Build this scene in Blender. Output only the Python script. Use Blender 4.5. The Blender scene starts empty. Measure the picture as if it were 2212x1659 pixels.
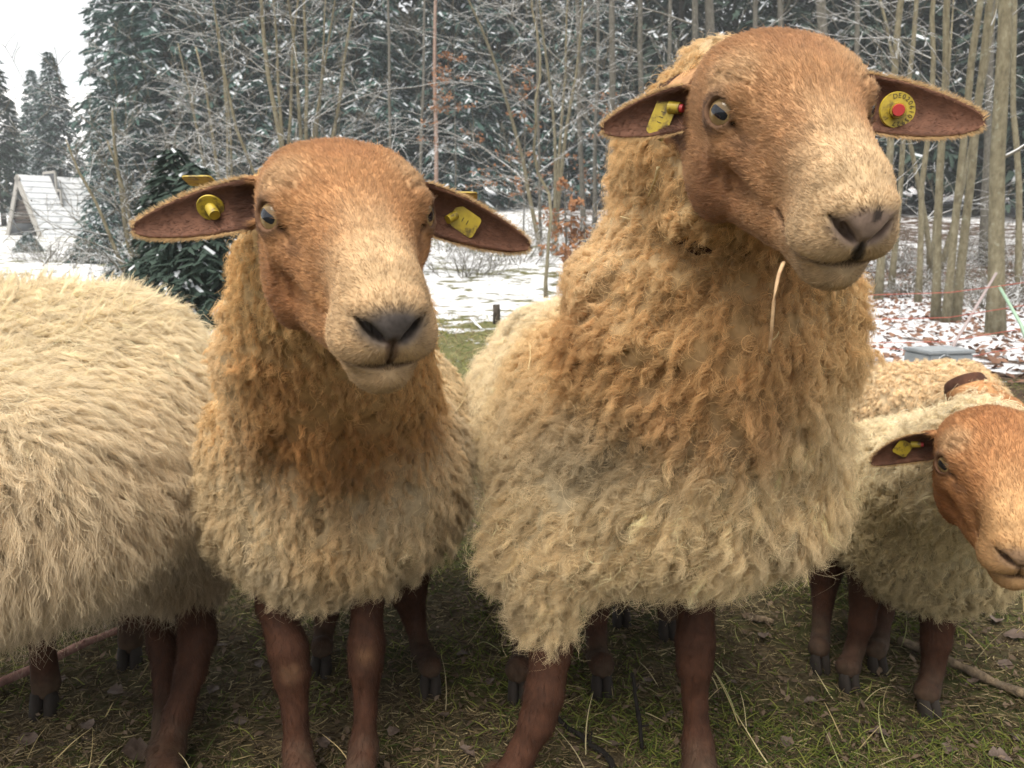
import bpy, bmesh, math, random, os
import numpy as np
from mathutils import Vector, Matrix

rng = np.random.default_rng(7)
random.seed(7)
scene = bpy.context.scene
COL = scene.collection

# ---------------------------------------------------------------- camera
CAM_H = 0.86
PITCH = math.radians(10.0)
FPX = 1736.0            # focal length in pixels of a 2212 px wide picture
cam_data = bpy.data.cameras.new('camera')
cam_data.sensor_width = 36.0
cam_data.lens = 36.0 * FPX / 2212.0
cam_data.clip_start = 0.05
cam_data.clip_end = 1000.0
cam_data.dof.use_dof = True
cam_data.dof.focus_distance = 0.95
cam_data.dof.aperture_fstop = 13.0
cam = bpy.data.objects.new('camera', cam_data)
COL.objects.link(cam)
cam.location = (0, 0, CAM_H)
cam.rotation_euler = (math.radians(90.0) - PITCH, 0, 0)
scene.camera = cam

# ---------------------------------------------------------------- sky, sun, exposure
world = bpy.data.worlds.new('World')
scene.world = world
world.use_nodes = True
wn = world.node_tree
wn.nodes.clear()
sky = wn.nodes.new('ShaderNodeTexSky')
sky.sky_type = 'NISHITA'
sky.sun_disc = False
sky.sun_elevation = math.radians(48)
sky.sun_rotation = math.radians(-15)
sky.air_density = 1.0
sky.dust_density = 4.0
hs = wn.nodes.new('ShaderNodeHueSaturation')
hs.inputs['Saturation'].default_value = 0.22
ovc = wn.nodes.new('ShaderNodeMix'); ovc.data_type = 'RGBA'
ovc.inputs[0].default_value = 0.62
ovc.inputs[7].default_value = (9.2, 9.2, 9.2, 1)
bg = wn.nodes.new('ShaderNodeBackground')
bg.inputs['Strength'].default_value = 0.052
wo = wn.nodes.new('ShaderNodeOutputWorld')
wn.links.new(sky.outputs[0], hs.inputs['Color'])
wn.links.new(hs.outputs[0], ovc.inputs[6])
wn.links.new(ovc.outputs[2], bg.inputs['Color'])
wn.links.new(bg.outputs[0], wo.inputs['Surface'])

sun_data = bpy.data.lights.new('sun', 'SUN')
sun_data.energy = 2.2
sun_data.angle = math.radians(48)
sun_data.color = (1.0, 0.91, 0.78)
sun = bpy.data.objects.new('sun', sun_data)
COL.objects.link(sun)
# soft light through the cloud falls from above, a little from the camera side
SUN_DIR = Vector((-0.25, -0.48, 1.0)).normalized()    # towards the sun
sun.rotation_euler = SUN_DIR.to_track_quat('Z', 'Y').to_euler()
sky.sun_elevation = math.asin(SUN_DIR.z)
sky.sun_rotation = math.atan2(SUN_DIR.x, SUN_DIR.y)

scene.view_settings.view_transform = 'Standard'
scene.view_settings.look = 'None'
scene.view_settings.gamma = 1.0
scene.view_settings.use_curve_mapping = False
scene.view_settings.exposure = 1.5
scene.render.engine = 'CYCLES'
scene.cycles.max_bounces = 7
scene.cycles.diffuse_bounces = 5
scene.cycles.adaptive_threshold = 0.02
scene.cycles.glossy_bounces = 2
scene.cycles.transmission_bounces = 3
scene.cycles.transparent_max_bounces = 6
scene.cycles_curves.shape = 'RIBBONS'
scene.cycles_curves.subdivisions = 1

# ---------------------------------------------------------------- helpers
CP, SP = math.cos(PITCH), math.sin(PITCH)
def P(px, py, Y):
    """World point at depth Y (metres ahead) seen at a pixel of the 2212x1659 picture."""
    dx = (px - 1106.0) / FPX
    dy = (829.5 - py) / FPX
    d = np.array([dx, CP + dy * SP, -SP + dy * CP])
    return np.array([0, 0, CAM_H]) + d * (Y / d[1])
def G(px, py, z=0.0):
    """World point on the level z seen at a pixel."""
    dx = (px - 1106.0) / FPX
    dy = (829.5 - py) / FPX
    d = np.array([dx, CP + dy * SP, -SP + dy * CP])
    return np.array([0, 0, CAM_H]) + d * ((z - CAM_H) / d[2])
def proj(p):
    p = np.asarray(p, float) - np.array([0, 0, CAM_H])
    f = p[..., 1] * CP - p[..., 2] * SP
    u = p[..., 1] * SP + p[..., 2] * CP
    return np.stack([1106 + FPX * p[..., 0] / f, 829.5 - FPX * u / f], -1)

def new_mat(name):
    m = bpy.data.materials.new(name)
    m.use_nodes = True
    nt = m.node_tree
    b = nt.nodes['Principled BSDF']
    return m, nt, b
def nd(nt, t, **kw):
    n = nt.nodes.new(t)
    for k, v in kw.items():
        if k.startswith('i_'):
            n.inputs[k[2:].replace('_', ' ')].default_value = v
        else:
            setattr(n, k, v)
    return n
def ramp(nt, fac, stops):
    r = nt.nodes.new('ShaderNodeValToRGB')
    els = r.color_ramp.elements
    while len(els) < len(stops):
        els.new(0.5)
    for e, (p, c) in zip(els, stops):
        e.position = p
        e.color = (*c, 1) if len(c) == 3 else c
    nt.links.new(fac, r.inputs[0])
    return r.outputs[0]
def noise(nt, vec, scale, detail=4, rough=0.55):
    n = nt.nodes.new('ShaderNodeTexNoise')
    n.inputs['Scale'].default_value = scale
    n.inputs['Detail'].default_value = detail
    n.inputs['Roughness'].default_value = rough
    if vec is not None:
        nt.links.new(vec, n.inputs['Vector'])
    return n.outputs['Fac']
def mixc(nt, fac, a, b, mode='MIX'):
    n = nt.nodes.new('ShaderNodeMix'); n.data_type = 'RGBA'; n.blend_type = mode
    for sock, v in ((n.inputs[0], fac), (n.inputs[6], a), (n.inputs[7], b)):
        if hasattr(v, 'is_linked'):
            nt.links.new(v, sock)
        elif isinstance(v, (int, float)):
            sock.default_value = v
        else:
            sock.default_value = (*v, 1) if len(v) == 3 else v
    return n.outputs[2]
def bump(nt, b, h, strength=0.5, dist=0.01):
    n = nt.nodes.new('ShaderNodeBump')
    n.inputs['Strength'].default_value = strength
    n.inputs['Distance'].default_value = dist
    nt.links.new(h, n.inputs['Height'])
    nt.links.new(n.outputs[0], b.inputs['Normal'])

def mesh_from(name, verts, faces, mat=None, parent=None, smooth=True, cols=None):
    me = bpy.data.meshes.new(name)
    verts = np.asarray(verts, np.float32)
    if isinstance(faces, np.ndarray):
        k = faces.shape[1]
        me.vertices.add(len(verts)); me.vertices.foreach_set('co', verts.ravel())
        me.loops.add(faces.size); me.loops.foreach_set('vertex_index', faces.astype(np.int32).ravel())
        me.polygons.add(len(faces)); me.polygons.foreach_set('loop_start', np.arange(0, faces.size, k, dtype=np.int32))
        me.update(calc_edges=True); me.validate()
    else:
        me.from_pydata([tuple(map(float, v)) for v in verts], [], [tuple(map(int, f)) for f in faces])
        me.update()
    if smooth:
        me.polygons.foreach_set('use_smooth', np.ones(len(me.polygons), bool))
    if cols is not None:
        set_cols(me, cols)
    if mat is not None:
        me.materials.append(mat)
    o = bpy.data.objects.new(name, me)
    COL.objects.link(o)
    if parent is not None:
        o.parent = parent
    return o
def set_cols(me, cols):
    a = me.attributes.new('tint', 'FLOAT_COLOR', 'POINT')
    c = np.ones((len(me.vertices), 4), np.float32)
    c[:, :3] = cols
    a.data.foreach_set('color', c.ravel())
def empty(name, loc=(0, 0, 0), rz=0.0):
    e = bpy.data.objects.new(name, None)
    COL.objects.link(e)
    e.location = loc
    e.rotation_euler = (0, 0, rz)
    e.empty_display_size = 0.1
    return e
def tag(o, label=None, cat=None, group=None, kind=None):
    if label: o['label'] = label
    if cat: o['category'] = cat
    if group: o['group'] = group
    if kind: o['kind'] = kind
    return o
def copy_tree(o, parent=None):
    c = o.copy(); COL.objects.link(c); c.parent = parent
    for ch in [x for x in bpy.data.objects if x.parent == o]:
        copy_tree(ch, c)
    return c

class MB:
    """Collects tubes and other shapes into one mesh."""
    def __init__(s): s.v = []; s.f = []; s.n = 0; s.c = []
    def add(s, v, f, col=None):
        v = np.asarray(v, float)
        s.v.append(v); s.f += [tuple(i + s.n for i in q) for q in f]; s.n += len(v)
        if col is not None: s.c.append(np.tile(np.asarray(col, float), (len(v), 1)))
    def tube(s, pts, rad, k=6, cap=True, col=None, flat=1.0):
        pts = np.asarray(pts, float); n = len(pts)
        rad = np.broadcast_to(np.asarray(rad, float), (n,))
        tan = np.gradient(pts, axis=0); tan /= np.linalg.norm(tan, axis=1)[:, None] + 1e-9
        ref = np.array([0, 0, 1.0]) if abs(tan[0][2]) < 0.9 else np.array([1.0, 0, 0])
        a = np.cross(tan, ref); a /= np.linalg.norm(a, axis=1)[:, None] + 1e-9
        b = np.cross(a, tan)
        th = np.linspace(0, 2 * math.pi, k, endpoint=False)
        v = pts[:, None] + rad[:, None, None] * (a[:, None] * np.cos(th)[None, :, None] + flat * b[:, None] * np.sin(th)[None, :, None])
        f = []
        for i in range(n - 1):
            for j in range(k):
                j2 = (j + 1) % k
                f.append((i * k + j, i * k + j2, (i + 1) * k + j2, (i + 1) * k + j))
        if cap:
            f.append(tuple(range(k - 1, -1, -1))); f.append(tuple((n - 1) * k + j for j in range(k)))
        s.add(v.reshape(-1, 3), f, col)
    def box(s, c, h, R=None, col=None):
        v = np.array([[x, y, z] for x in (-1, 1) for y in (-1, 1) for z in (-1, 1)], float) * np.asarray(h)
        if R is not None: v = v @ np.asarray(R).T
        s.add(v + np.asarray(c), [(0, 1, 3, 2), (4, 6, 7, 5), (0, 4, 5, 1), (2, 3, 7, 6), (0, 2, 6, 4), (1, 5, 7, 3)], col)
    def build(s, name, mat, parent=None, smooth=True):
        return mesh_from(name, np.concatenate(s.v), s.f, mat, parent, smooth, np.concatenate(s.c) if s.c else None)

# ---- signed distance sculpting -------------------------------------------------
def smin(a, b, k):
    if k <= 0: return np.minimum(a, b)
    h = np.clip(0.5 + 0.5 * (b - a) / k, 0, 1)
    return b * (1 - h) + a * h - k * h * (1 - h)
def smax(a, b, k): return -smin(-a, -b, k)
def ell(p, c, r, R=None):
    q = p - np.asarray(c, np.float32)
    if R is not None: q = q @ np.asarray(R, np.float32)
    r = np.asarray(r, np.float32)
    k0 = np.sqrt(((q / r) ** 2).sum(-1)); k1 = np.sqrt(((q / (r * r)) ** 2).sum(-1)) + 1e-9
    return k0 * (k0 - 1) / k1
def cone(p, a, b, ra, rb):
    a = np.asarray(a, np.float32); b = np.asarray(b, np.float32)
    ab = b - a
    t = np.clip(((p - a) @ ab) / (ab @ ab), 0, 1)
    d = p - a - t[..., None] * ab
    return np.sqrt((d * d).sum(-1)) - (ra + (rb - ra) * t)
def grid(lo, hi, h):
    ax = [np.arange(l, u + h, h, dtype=np.float32) for l, u in zip(lo, hi)]
    return ax, np.stack(np.meshgrid(*ax, indexing='ij'), -1)
def surface_nets(f, ax):
    nx, ny, nz = f.shape
    s = f < 0
    cnt = np.zeros((nx - 1, ny - 1, nz - 1), np.float32)
    acc = np.zeros((nx - 1, ny - 1, nz - 1, 3), np.float32)
    def sl(o): return tuple(slice(o[i], f.shape[i] - 1 + o[i]) for i in range(3))
    for axis in range(3):
        e = [0, 0, 0]; e[axis] = 1
        o1, o2 = [i for i in range(3) if i != axis]
        for u in (0, 1):
            for v in (0, 1):
                a = [0, 0, 0]; a[o1] = u; a[o2] = v
                b = list(a); b[axis] = 1
                fa, fb = f[sl(a)], f[sl(b)]
                m = (fa < 0) != (fb < 0)
                t = np.where(m, fa / np.where(m, fa - fb, 1), 0)
                cnt += m
                acc[..., axis] += np.where(m, t, 0)
                acc[..., o1] += m * u
                acc[..., o2] += m * v
    act = cnt > 0
    idx = -np.ones(cnt.shape, np.int64)
    ii = np.argwhere(act)
    idx[act] = np.arange(len(ii))
    loc = acc[act] / cnt[act][:, None]
    verts = np.empty((len(ii), 3), np.float32)
    for k in range(3):
        h = ax[k][1] - ax[k][0]
        verts[:, k] = ax[k][0] + (ii[:, k] + loc[:, k]) * h
    quads = []
    for axis in range(3):
        o1, o2 = [(1, 2), (2, 0), (0, 1)][axis]
        a = [slice(None)] * 3; b = [slice(None)] * 3
        a[axis] = slice(0, -1); b[axis] = slice(1, None)
        for o in (o1, o2):
            a[o] = slice(1, -1); b[o] = slice(1, -1)
        sa, sb = s[tuple(a)], s[tuple(b)]
        for flip, m in ((False, sa & ~sb), (True, ~sa & sb)):
            q = np.argwhere(m)
            q[:, o1] += 1; q[:, o2] += 1
            def g(d1, d2):
                c = q.copy(); c[:, o1] -= d1; c[:, o2] -= d2
                return idx[c[:, 0], c[:, 1], c[:, 2]]
            quad = np.stack([g(1, 1), g(0, 1), g(0, 0), g(1, 0)], 1)
            quads.append(quad[:, ::-1] if flip else quad)
    return verts, np.concatenate(quads)
def relax(v, q, it=2, lam=0.5):
    for _ in range(it):
        acc = np.zeros_like(v); cnt = np.zeros(len(v), np.float32)
        for i, j in ((0, 1), (1, 2), (2, 3), (3, 0)):
            for a, b in ((i, j), (j, i)):
                np.add.at(acc, q[:, a], v[q[:, b]]); np.add.at(cnt, q[:, a], 1)
        v = v + lam * (acc / cnt[:, None] - v)
    return v
def vnoise(p, scale, seed=0, octaves=3):
    """cheap smooth value noise in numpy, about -1..1"""
    out = 0; amp = 1; tot = 0
    for o in range(octaves):
        q = np.asarray(p, np.float64) * scale + seed * 17.31 + o * 5.7
        i = np.floor(q).astype(np.int64); f = q - i
        f = f * f * (3 - 2 * f)
        def hsh(x, y, z):
            h = (x * 374761393 + y * 668265263 + z * 2147483647 + seed * 1013904223) & 0xFFFFFFFF
            h = ((h ^ (h >> 13)) * 1274126177) & 0xFFFFFFFF
            return ((h ^ (h >> 16)) & 0xFFFF) / 32767.5 - 1
        r = 0
        for dx in (0, 1):
            for dy in (0, 1):
                for dz in (0, 1):
                    w = (f[..., 0] if dx else 1 - f[..., 0]) * (f[..., 1] if dy else 1 - f[..., 1]) * (f[..., 2] if dz else 1 - f[..., 2])
                    r = r + w * hsh(i[..., 0] + dx, i[..., 1] + dy, i[..., 2] + dz)
        out = out + amp * r; tot += amp; amp *= 0.5; scale *= 2.03
    return out / tot
def unit(a): return a / (np.linalg.norm(a, axis=-1, keepdims=True) + 1e-9)
def mixv(c, col, w): return c * (1 - w[:, None]) + np.asarray(col) * w[:, None]
def sstep(a, b, x):
    t = np.clip((x - a) / (b - a), 0, 1)
    return t * t * (3 - 2 * t)
def mesh_arrays(o):
    me = o.data
    v = np.empty(len(me.vertices) * 3, np.float32); me.vertices.foreach_get('co', v); v = v.reshape(-1, 3)
    me.calc_loop_triangles()
    t = np.empty(len(me.loop_triangles) * 3, np.int32); me.loop_triangles.foreach_get('vertices', t); t = t.reshape(-1, 3)
    n = np.empty(len(me.vertices) * 3, np.float32); me.vertices.foreach_get('normal', n); n = n.reshape(-1, 3)
    return v, t, n
# ---------------------------------------------------------------- ground
def ground_z(x, y):
    x = np.asarray(x, float); y = np.asarray(y, float)
    up = np.clip(y - 10.5, 0, None)
    slope = 0.055 + 0.045 * sstep(-9, -2, x)
    z = slope * (up - 3.0 * (1 - np.exp(-up / 3.0)))
    p = np.stack([x, y, np.zeros_like(x)], -1)
    amp = 0.012 + 0.05 * sstep(3, 14, y)
    z = z + amp * vnoise(p, 0.9, 41, 3) + 0.010 * vnoise(p, 7.0, 42, 3) * sstep(8, 4, y)
    z = z - 0.10 * np.exp(-((y - 13.2) / 0.5) ** 2) * sstep(2.5, 0.5, x) * sstep(-12, -2, x)      # ditch
    return z
def grid_sheet(xs, ys):
    X, Yg = np.meshgrid(xs, ys, indexing='ij')
    V = np.stack([X, Yg, ground_z(X, Yg)], -1).reshape(-1, 3)
    ny = len(ys)
    i, j = np.meshgrid(np.arange(len(xs) - 1), np.arange(ny - 1), indexing='ij')
    a = (i * ny + j).ravel()
    return V, np.stack([a, a + ny, a + ny + 1, a + 1], 1)
def spaced(dense, lo, hi, far_lo, far_hi, step0, grow):
    pos = list(np.arange(lo, hi, dense)); s = step0; x = hi
    while x < far_hi: pos.append(x); x += s; s *= grow
    pos.append(far_hi); s = step0; x = lo - s; left = []
    while x > far_lo: left.append(x); s *= grow; x -= s
    return np.array(sorted(set(left + [far_lo] + pos)))
gx = spaced(0.022, -1.7, 1.7, -260, 260, 0.04, 1.09)
gy = spaced(0.022, 0.5, 3.2, -30, 420, 0.04, 1.06)
M_GROUND, nt, b = new_mat('pasture_and_forest_floor')
tc = nd(nt, 'ShaderNodeTexCoord'); O = tc.outputs['Object']
sp = nd(nt, 'ShaderNodeSeparateXYZ'); nt.links.new(O, sp.inputs[0])
def mth(nt, op, a, bb=None, clamp=False):
    n = nd(nt, 'ShaderNodeMath', operation=op); n.use_clamp = clamp
    for s, v in zip(n.inputs, (a, bb)):
        if v is None: continue
        if hasattr(v, 'is_linked'): nt.links.new(v, s)
        else: s.default_value = v
    return n.outputs[0]
def mrange(nt, v, a, bb, c=0.0, d=1.0):
    n = nd(nt, 'ShaderNodeMapRange'); n.interpolation_type = 'SMOOTHSTEP'
    for k, val in zip((0, 1, 2, 3, 4), (v, a, bb, c, d)):
        if hasattr(val, 'is_linked'): nt.links.new(val, n.inputs[k])
        else: n.inputs[k].default_value = val
    return n.outputs[0]
soil = ramp(nt, noise(nt, O, 45, 8, 0.7), [(0.28, (0.036, 0.027, 0.017)), (0.5, (0.10, 0.078, 0.048)), (0.68, (0.21, 0.17, 0.10)), (0.8, (0.32, 0.27, 0.17))])
grn = ramp(nt, noise(nt, O, 30, 8, 0.7), [(0.3, (0.025, 0.032, 0.010)), (0.55, (0.075, 0.078, 0.028)), (0.75, (0.17, 0.16, 0.07))])
near = mixc(nt, ramp(nt, noise(nt, O, 3.2, 5, 0.6), [(0.42, (0, 0, 0)), (0.58, (1, 1, 1))]), soil, grn)
litter = ramp(nt, noise(nt, O, 12, 9, 0.75), [(0.3, (0.018, 0.012, 0.008)), (0.47, (0.055, 0.035, 0.024)), (0.6, (0.11, 0.072, 0.05)), (0.72, (0.20, 0.14, 0.10))])
meadow = ramp(nt, noise(nt, O, 6, 8, 0.7), [(0.3, (0.07, 0.075, 0.03)), (0.55, (0.15, 0.15, 0.065)), (0.75, (0.24, 0.21, 0.11))])
right = mrange(nt, mth(nt, 'ADD', sp.outputs[0], mth(nt, 'MULTIPLY', noise(nt, O, 0.5, 3), 2.0)), 1.6, 3.2)
far = mixc(nt, right, meadow, litter)
dist = mth(nt, 'ADD', sp.outputs[1], mth(nt, 'MULTIPLY', noise(nt, O, 0.6, 4), 2.0))
base = mixc(nt, mrange(nt, dist, 3.4, 5.4), near, far)
# thin patchy snow: more of it with distance, less under the trees up the slope
sn = noise(nt, O, 2.3, 9, 0.72)
sn2 = noise(nt, O, 0.35, 4)
cover = mth(nt, 'ADD', mrange(nt, dist, 5.2, 11.5, 0.0, 0.22), mth(nt, 'MULTIPLY', mth(nt, 'SUBTRACT', sn2, 0.5), 0.35))
cover = mth(nt, 'ADD', cover, mth(nt, 'MULTIPLY', right, mrange(nt, dist, 5.4, 6.2, 0.0, 0.15)))
cover = mth(nt, 'SUBTRACT', cover, mth(nt, 'MULTIPLY', right, mrange(nt, dist, 10.5, 15.0, 0.0, 0.22)))
cover = mth(nt, 'ADD', cover, mth(nt, 'MULTIPLY', mth(nt, 'SUBTRACT', 1.0, right), mrange(nt, dist, 60, 120, 0.0, 0.5)))
snow_m = mrange(nt, mth(nt, 'ADD', sn, cover), 0.64, 0.70)
snow_m = mth(nt, 'MULTIPLY', snow_m, mrange(nt, dist, 4.8, 6.0))
nt.links.new(mixc(nt, snow_m, base, (0.66, 0.68, 0.72)), b.inputs['Base Color'])
b.inputs['Roughness'].default_value = 0.9
b.inputs['Specular IOR Level'].default_value = 0.15
bump(nt, b, mth(nt, 'ADD', noise(nt, O, 25, 9, 0.7), mth(nt, 'MULTIPLY', snow_m, 0.35)), 0.9, 0.03)
V, Q = grid_sheet(gx, gy)
tag(mesh_from('ground', V, Q, M_GROUND), kind='structure')

# far snowy ridge beyond the valley on the left
M_RIDGE, nt, b = new_mat('snowy_field_ridge')
tc = nd(nt, 'ShaderNodeTexCoord')
nt.links.new(ramp(nt, noise(nt, tc.outputs['Object'], 0.05, 6, 0.6), [(0.38, (0.30, 0.30, 0.28)), (0.5, (0.78, 0.80, 0.84)), (1, (0.82, 0.84, 0.88))]), b.inputs['Base Color'])
b.inputs['Roughness'].default_value = 0.9
xs = np.linspace(-330, 60, 60); ys = np.linspace(150, 330, 20)
X, Yg = np.meshgrid(xs, ys, indexing='ij')
Z = 8 + 44 * sstep(150, 290, Yg) * sstep(60, -90, X) + 3 * vnoise(np.stack([X, Yg, X * 0], -1), 0.012, 4, 3)
i, j = np.meshgrid(np.arange(59), np.arange(19), indexing='ij'); a = (i * 20 + j).ravel()
tag(mesh_from('hills', np.stack([X, Yg, Z], -1).reshape(-1, 3), np.stack([a, a + 20, a + 21, a + 1], 1), M_RIDGE), kind='structure')

# ---------------------------------------------------------------- bark, twig and needle materials
def bark_mat(name, c0, c1, c2, snow=0.45, scale=9, lichen=0.3):
    m, nt, b = new_mat(name)
    tc = nd(nt, 'ShaderNodeTexCoord'); O = tc.outputs['Object']
    mp = nd(nt, 'ShaderNodeMapping'); mp.inputs['Scale'].default_value = (1, 1, 0.45)
    nt.links.new(O, mp.inputs[0])
    col = ramp(nt, noise(nt, mp.outputs[0], scale * 3, 8, 0.7), [(0.3, c0), (0.5, c1), (0.72, c2)])
    li = ramp(nt, noise(nt, O, 14, 4, 0.6), [(0.60, (0, 0, 0)), (0.68, (1, 1, 1))])
    col = mixc(nt, mth(nt, 'MULTIPLY', li, lichen), col, (0.30, 0.31, 0.24))
    ge = nd(nt, 'ShaderNodeNewGeometry'); s3 = nd(nt, 'ShaderNodeSeparateXYZ'); nt.links.new(ge.outputs['Normal'], s3.inputs[0])
    sm = mrange(nt, mth(nt, 'ADD', s3.outputs[2], mth(nt, 'MULTIPLY', mth(nt, 'SUBTRACT', noise(nt, O, 5, 4), 0.5), 0.9)), snow, snow + 0.2)
    nt.links.new(mixc(nt, sm, col, (0.66, 0.69, 0.73)), b.inputs['Base Color'])
    b.inputs['Roughness'].default_value = 0.9; b.inputs['Specular IOR Level'].default_value = 0.15
    bump(nt, b, noise(nt, mp.outputs[0], scale * 4, 8, 0.7), 0.7, 0.02)
    return m
M_BARK = bark_mat('smooth_alder_bark', (0.095, 0.082, 0.055), (0.17, 0.15, 0.10), (0.26, 0.24, 0.17), 0.75, 7, 0.45)
M_BARK_FAR = bark_mat('grey_bark', (0.06, 0.056, 0.048), (0.115, 0.108, 0.092), (0.18, 0.172, 0.15), 0.7)
M_PINE = bark_mat('pine_bark', (0.14, 0.085, 0.065), (0.26, 0.18, 0.145), (0.36, 0.27, 0.23), 0.8, 6, 0.1)
M_TWIG = bark_mat('snowy_twigs', (0.075, 0.067, 0.052), (0.14, 0.127, 0.10), (0.21, 0.195, 0.155), 0.50)
M_DARKBARK = bark_mat('spruce_bark', (0.03, 0.024, 0.02), (0.06, 0.05, 0.042), (0.1, 0.085, 0.07), 0.8)
def leaf_mat(name, c0, c1, rough=0.8):
    m, nt, b = new_mat(name)
    tc = nd(nt, 'ShaderNodeTexCoord')
    nt.links.new(ramp(nt, noise(nt, tc.outputs['Object'], 4, 6, 0.7), [(0.3, c0), (0.7, c1)]), b.inputs['Base Color'])
    b.inputs['Roughness'].default_value = rough; b.inputs['Specular IOR Level'].default_value = 0.2
    return m
M_NEEDLE = leaf_mat('spruce_needles', (0.024, 0.060, 0.054), (0.07, 0.125, 0.108))
M_NEEDLE2 = leaf_mat('dark_spruce_needles', (0.018, 0.034, 0.028), (0.045, 0.07, 0.055))
M_SNOW = leaf_mat('snow_on_branches', (0.42, 0.46, 0.50), (0.58, 0.61, 0.66), 0.9)
M_DEADLEAF = leaf_mat('withered_beech_leaves', (0.16, 0.07, 0.03), (0.36, 0.18, 0.09))

# ---------------------------------------------------------------- trees
def grow(mb, p, d, L, r, depth, rs, split, spread, up, kink, twig_k=3, min_r=0.002, gens=3, arch=0.0):
    """one branch and, along it, its side branches"""
    n = max(4, min(9, int(L / 0.25) + 3))
    pts = [p]; dirs = [d]
    for i in range(n - 1):
        d = unit(d + rs.normal(0, kink, 3) + np.array([0, 0, up - arch * i / n]))
        p = p + d * (L / (n - 1)); pts.append(p); dirs.append(d)
    rad = np.linspace(r, max(min_r, r * 0.22), n)
    mb.tube(pts, rad, 5 if r > 0.012 else twig_k, cap=False)
    if depth >= gens: return
    k = split[min(depth, len(split) - 1)]
    for _ in range(rs.poisson(k)):
        t = rs.uniform(0.18, 0.98); i = min(n - 2, int(t * (n - 1)))
        f = t * (n - 1) - i
        q = pts[i] * (1 - f) + pts[i + 1] * f
        ax = unit(np.cross(dirs[i], rs.normal(0, 1, 3)))
        nd2 = unit(dirs[i] * rs.uniform(0.45, 0.9) + ax * spread * rs.uniform(0.6, 1.2))
        grow(mb, q, nd2, L * rs.uniform(0.3, 0.6), max(min_r, rad[i] * rs.uniform(0.4, 0.62)), depth + 1, rs, split, spread, up * 0.8, kink * 1.15, twig_k, min_r, gens, arch)
def tree_thing(name, loc, label, group, cat='tree'):
    e = empty(name, loc); tag(e, label, cat, group); return e
def bare_tree(px, py, wpx, top_px, label, group, seed, dist=None, mat=None, H=9.0, branches=14, blen=1.6, first=2.2, fine=2, twig=0.004, arch=0.0, kink=0.06, base=None, bend=0.0):
    rs = np.random.default_rng(seed)
    if base is None:
        g = G(px, py); Y = g[1] if dist is None else dist
        base = P(px, py, Y); base[2] = float(ground_z(base[0], base[1]))
    d = np.linalg.norm(base[:2])
    r = 0.31 * wpx * base[1] / FPX
    tp = P(top_px, 0, base[1]); k = (H - base[2] * 0) / max(0.5, tp[2] - base[2])
    top = base + (tp - base) * np.array([k, 0, 0]) + np.array([0, rs.uniform(-0.4, 0.4), H])
    n = 16
    ts = np.linspace(0, 1, n)
    wob = np.stack([vnoise(np.stack([ts * 5 + seed, ts * 0, ts * 0], -1), 1, seed), vnoise(np.stack([ts * 0, ts * 5 + seed, ts * 0], -1), 1, seed + 1), ts * 0], 1) * 0.11 * np.sin(ts * math.pi)[:, None] * (1 + bend)
    pts = base - [0, 0, 0.1] + (top - base) * ts[:, None] + wob
    rad = r * (1 - 0.55 * ts) * (1 + 0.4 * np.exp(-ts * 26))
    t = tree_thing('bare_tree', tuple(base), label, group)
    mb = MB(); mb.tube(pts - base, rad, 12)
    moss = None
    mb.build('trunk', mat or M_BARK, t)
    cb = MB()
    for _ in range(branches):
        f = rs.uniform(first / H, 0.95); i = min(n - 2, int(f * (n - 1)))
        a = rs.uniform(0, 2 * math.pi)
        dd = unit(np.array([math.cos(a), math.sin(a), rs.uniform(0.15, 0.9)]))
        grow(cb, pts[i] - base, dd, blen * rs.uniform(0.6, 1.3) * (1.2 - 0.6 * f), rad[i] * rs.uniform(0.16, 0.34), 0, rs, (4, 3), 0.75, 0.05, kink * 1.6, 3, twig, fine, arch)
    if cb.n: cb.build('crown', M_TWIG, t)
    return t

def conifer_mesh(seed, H, R, dense, spray, snow=0.38, low=0.06):
    """trunk, needle sprays and the snow on them"""
    rs = np.random.default_rng(seed)
    V = []; SV = []
    nb = dense
    for bi in range(nb):
        f = rs.uniform(low, 1.0) ** 0.9; z = H * f
        L = R * (1 - f) ** 0.75 * rs.uniform(0.7, 1.12) + 0.12
        a = rs.uniform(0, 2 * math.pi)
        dr = np.array([math.cos(a), math.sin(a), 0]); sd = np.array([-dr[1], dr[0], 0])
        droop = rs.uniform(0.25, 0.55)
        ns = max(5, int(L / spray * 3.6))
        for k in range(ns):
            u = math.sqrt((k + rs.random()) / ns) * 0.95 + 0.05
            c = dr * L * u + np.array([0, 0, z - droop * L * u * u + 0.10 * L * u])
            sgn = rs.choice((-1, 1))
            w = spray * rs.uniform(0.6, 1.3)
            out = unit(dr * rs.uniform(0.3, 0.9) + sd * sgn * rs.uniform(0.3, 1.0) + np.array([0, 0, -rs.uniform(0.1, 0.8)]))
            wid = unit(np.cross(out, np.array([rs.normal(0, .5), rs.normal(0, .5), 1.0]))) * w * 0.2
            c = c + sd * sgn * w * 0.2 * (1 - u)
            V += [c - wid, c + wid, c + out * w + wid * 0.25, c + out * w * 1.12 - wid * 0.25]
            if rs.random() < snow:
                up = np.array([0, 0, 0.05 * w + 0.012]); g = rs.uniform(0.35, 0.75)
                SV += [c - wid * g + up, c + wid * g + up, c + out * w * 0.8 + wid * 0.5 + up, c + out * w * 0.85 - wid * 0.5 + up]
    def quads(v):
        v = np.array(v); return v, np.arange(len(v)).reshape(-1, 4)
    return quads(V), quads(SV)
def make_me(name, v, q, mat):
    o = mesh_from(name, v, q, mat, None, False); me = o.data; bpy.data.objects.remove(o); return me
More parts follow.
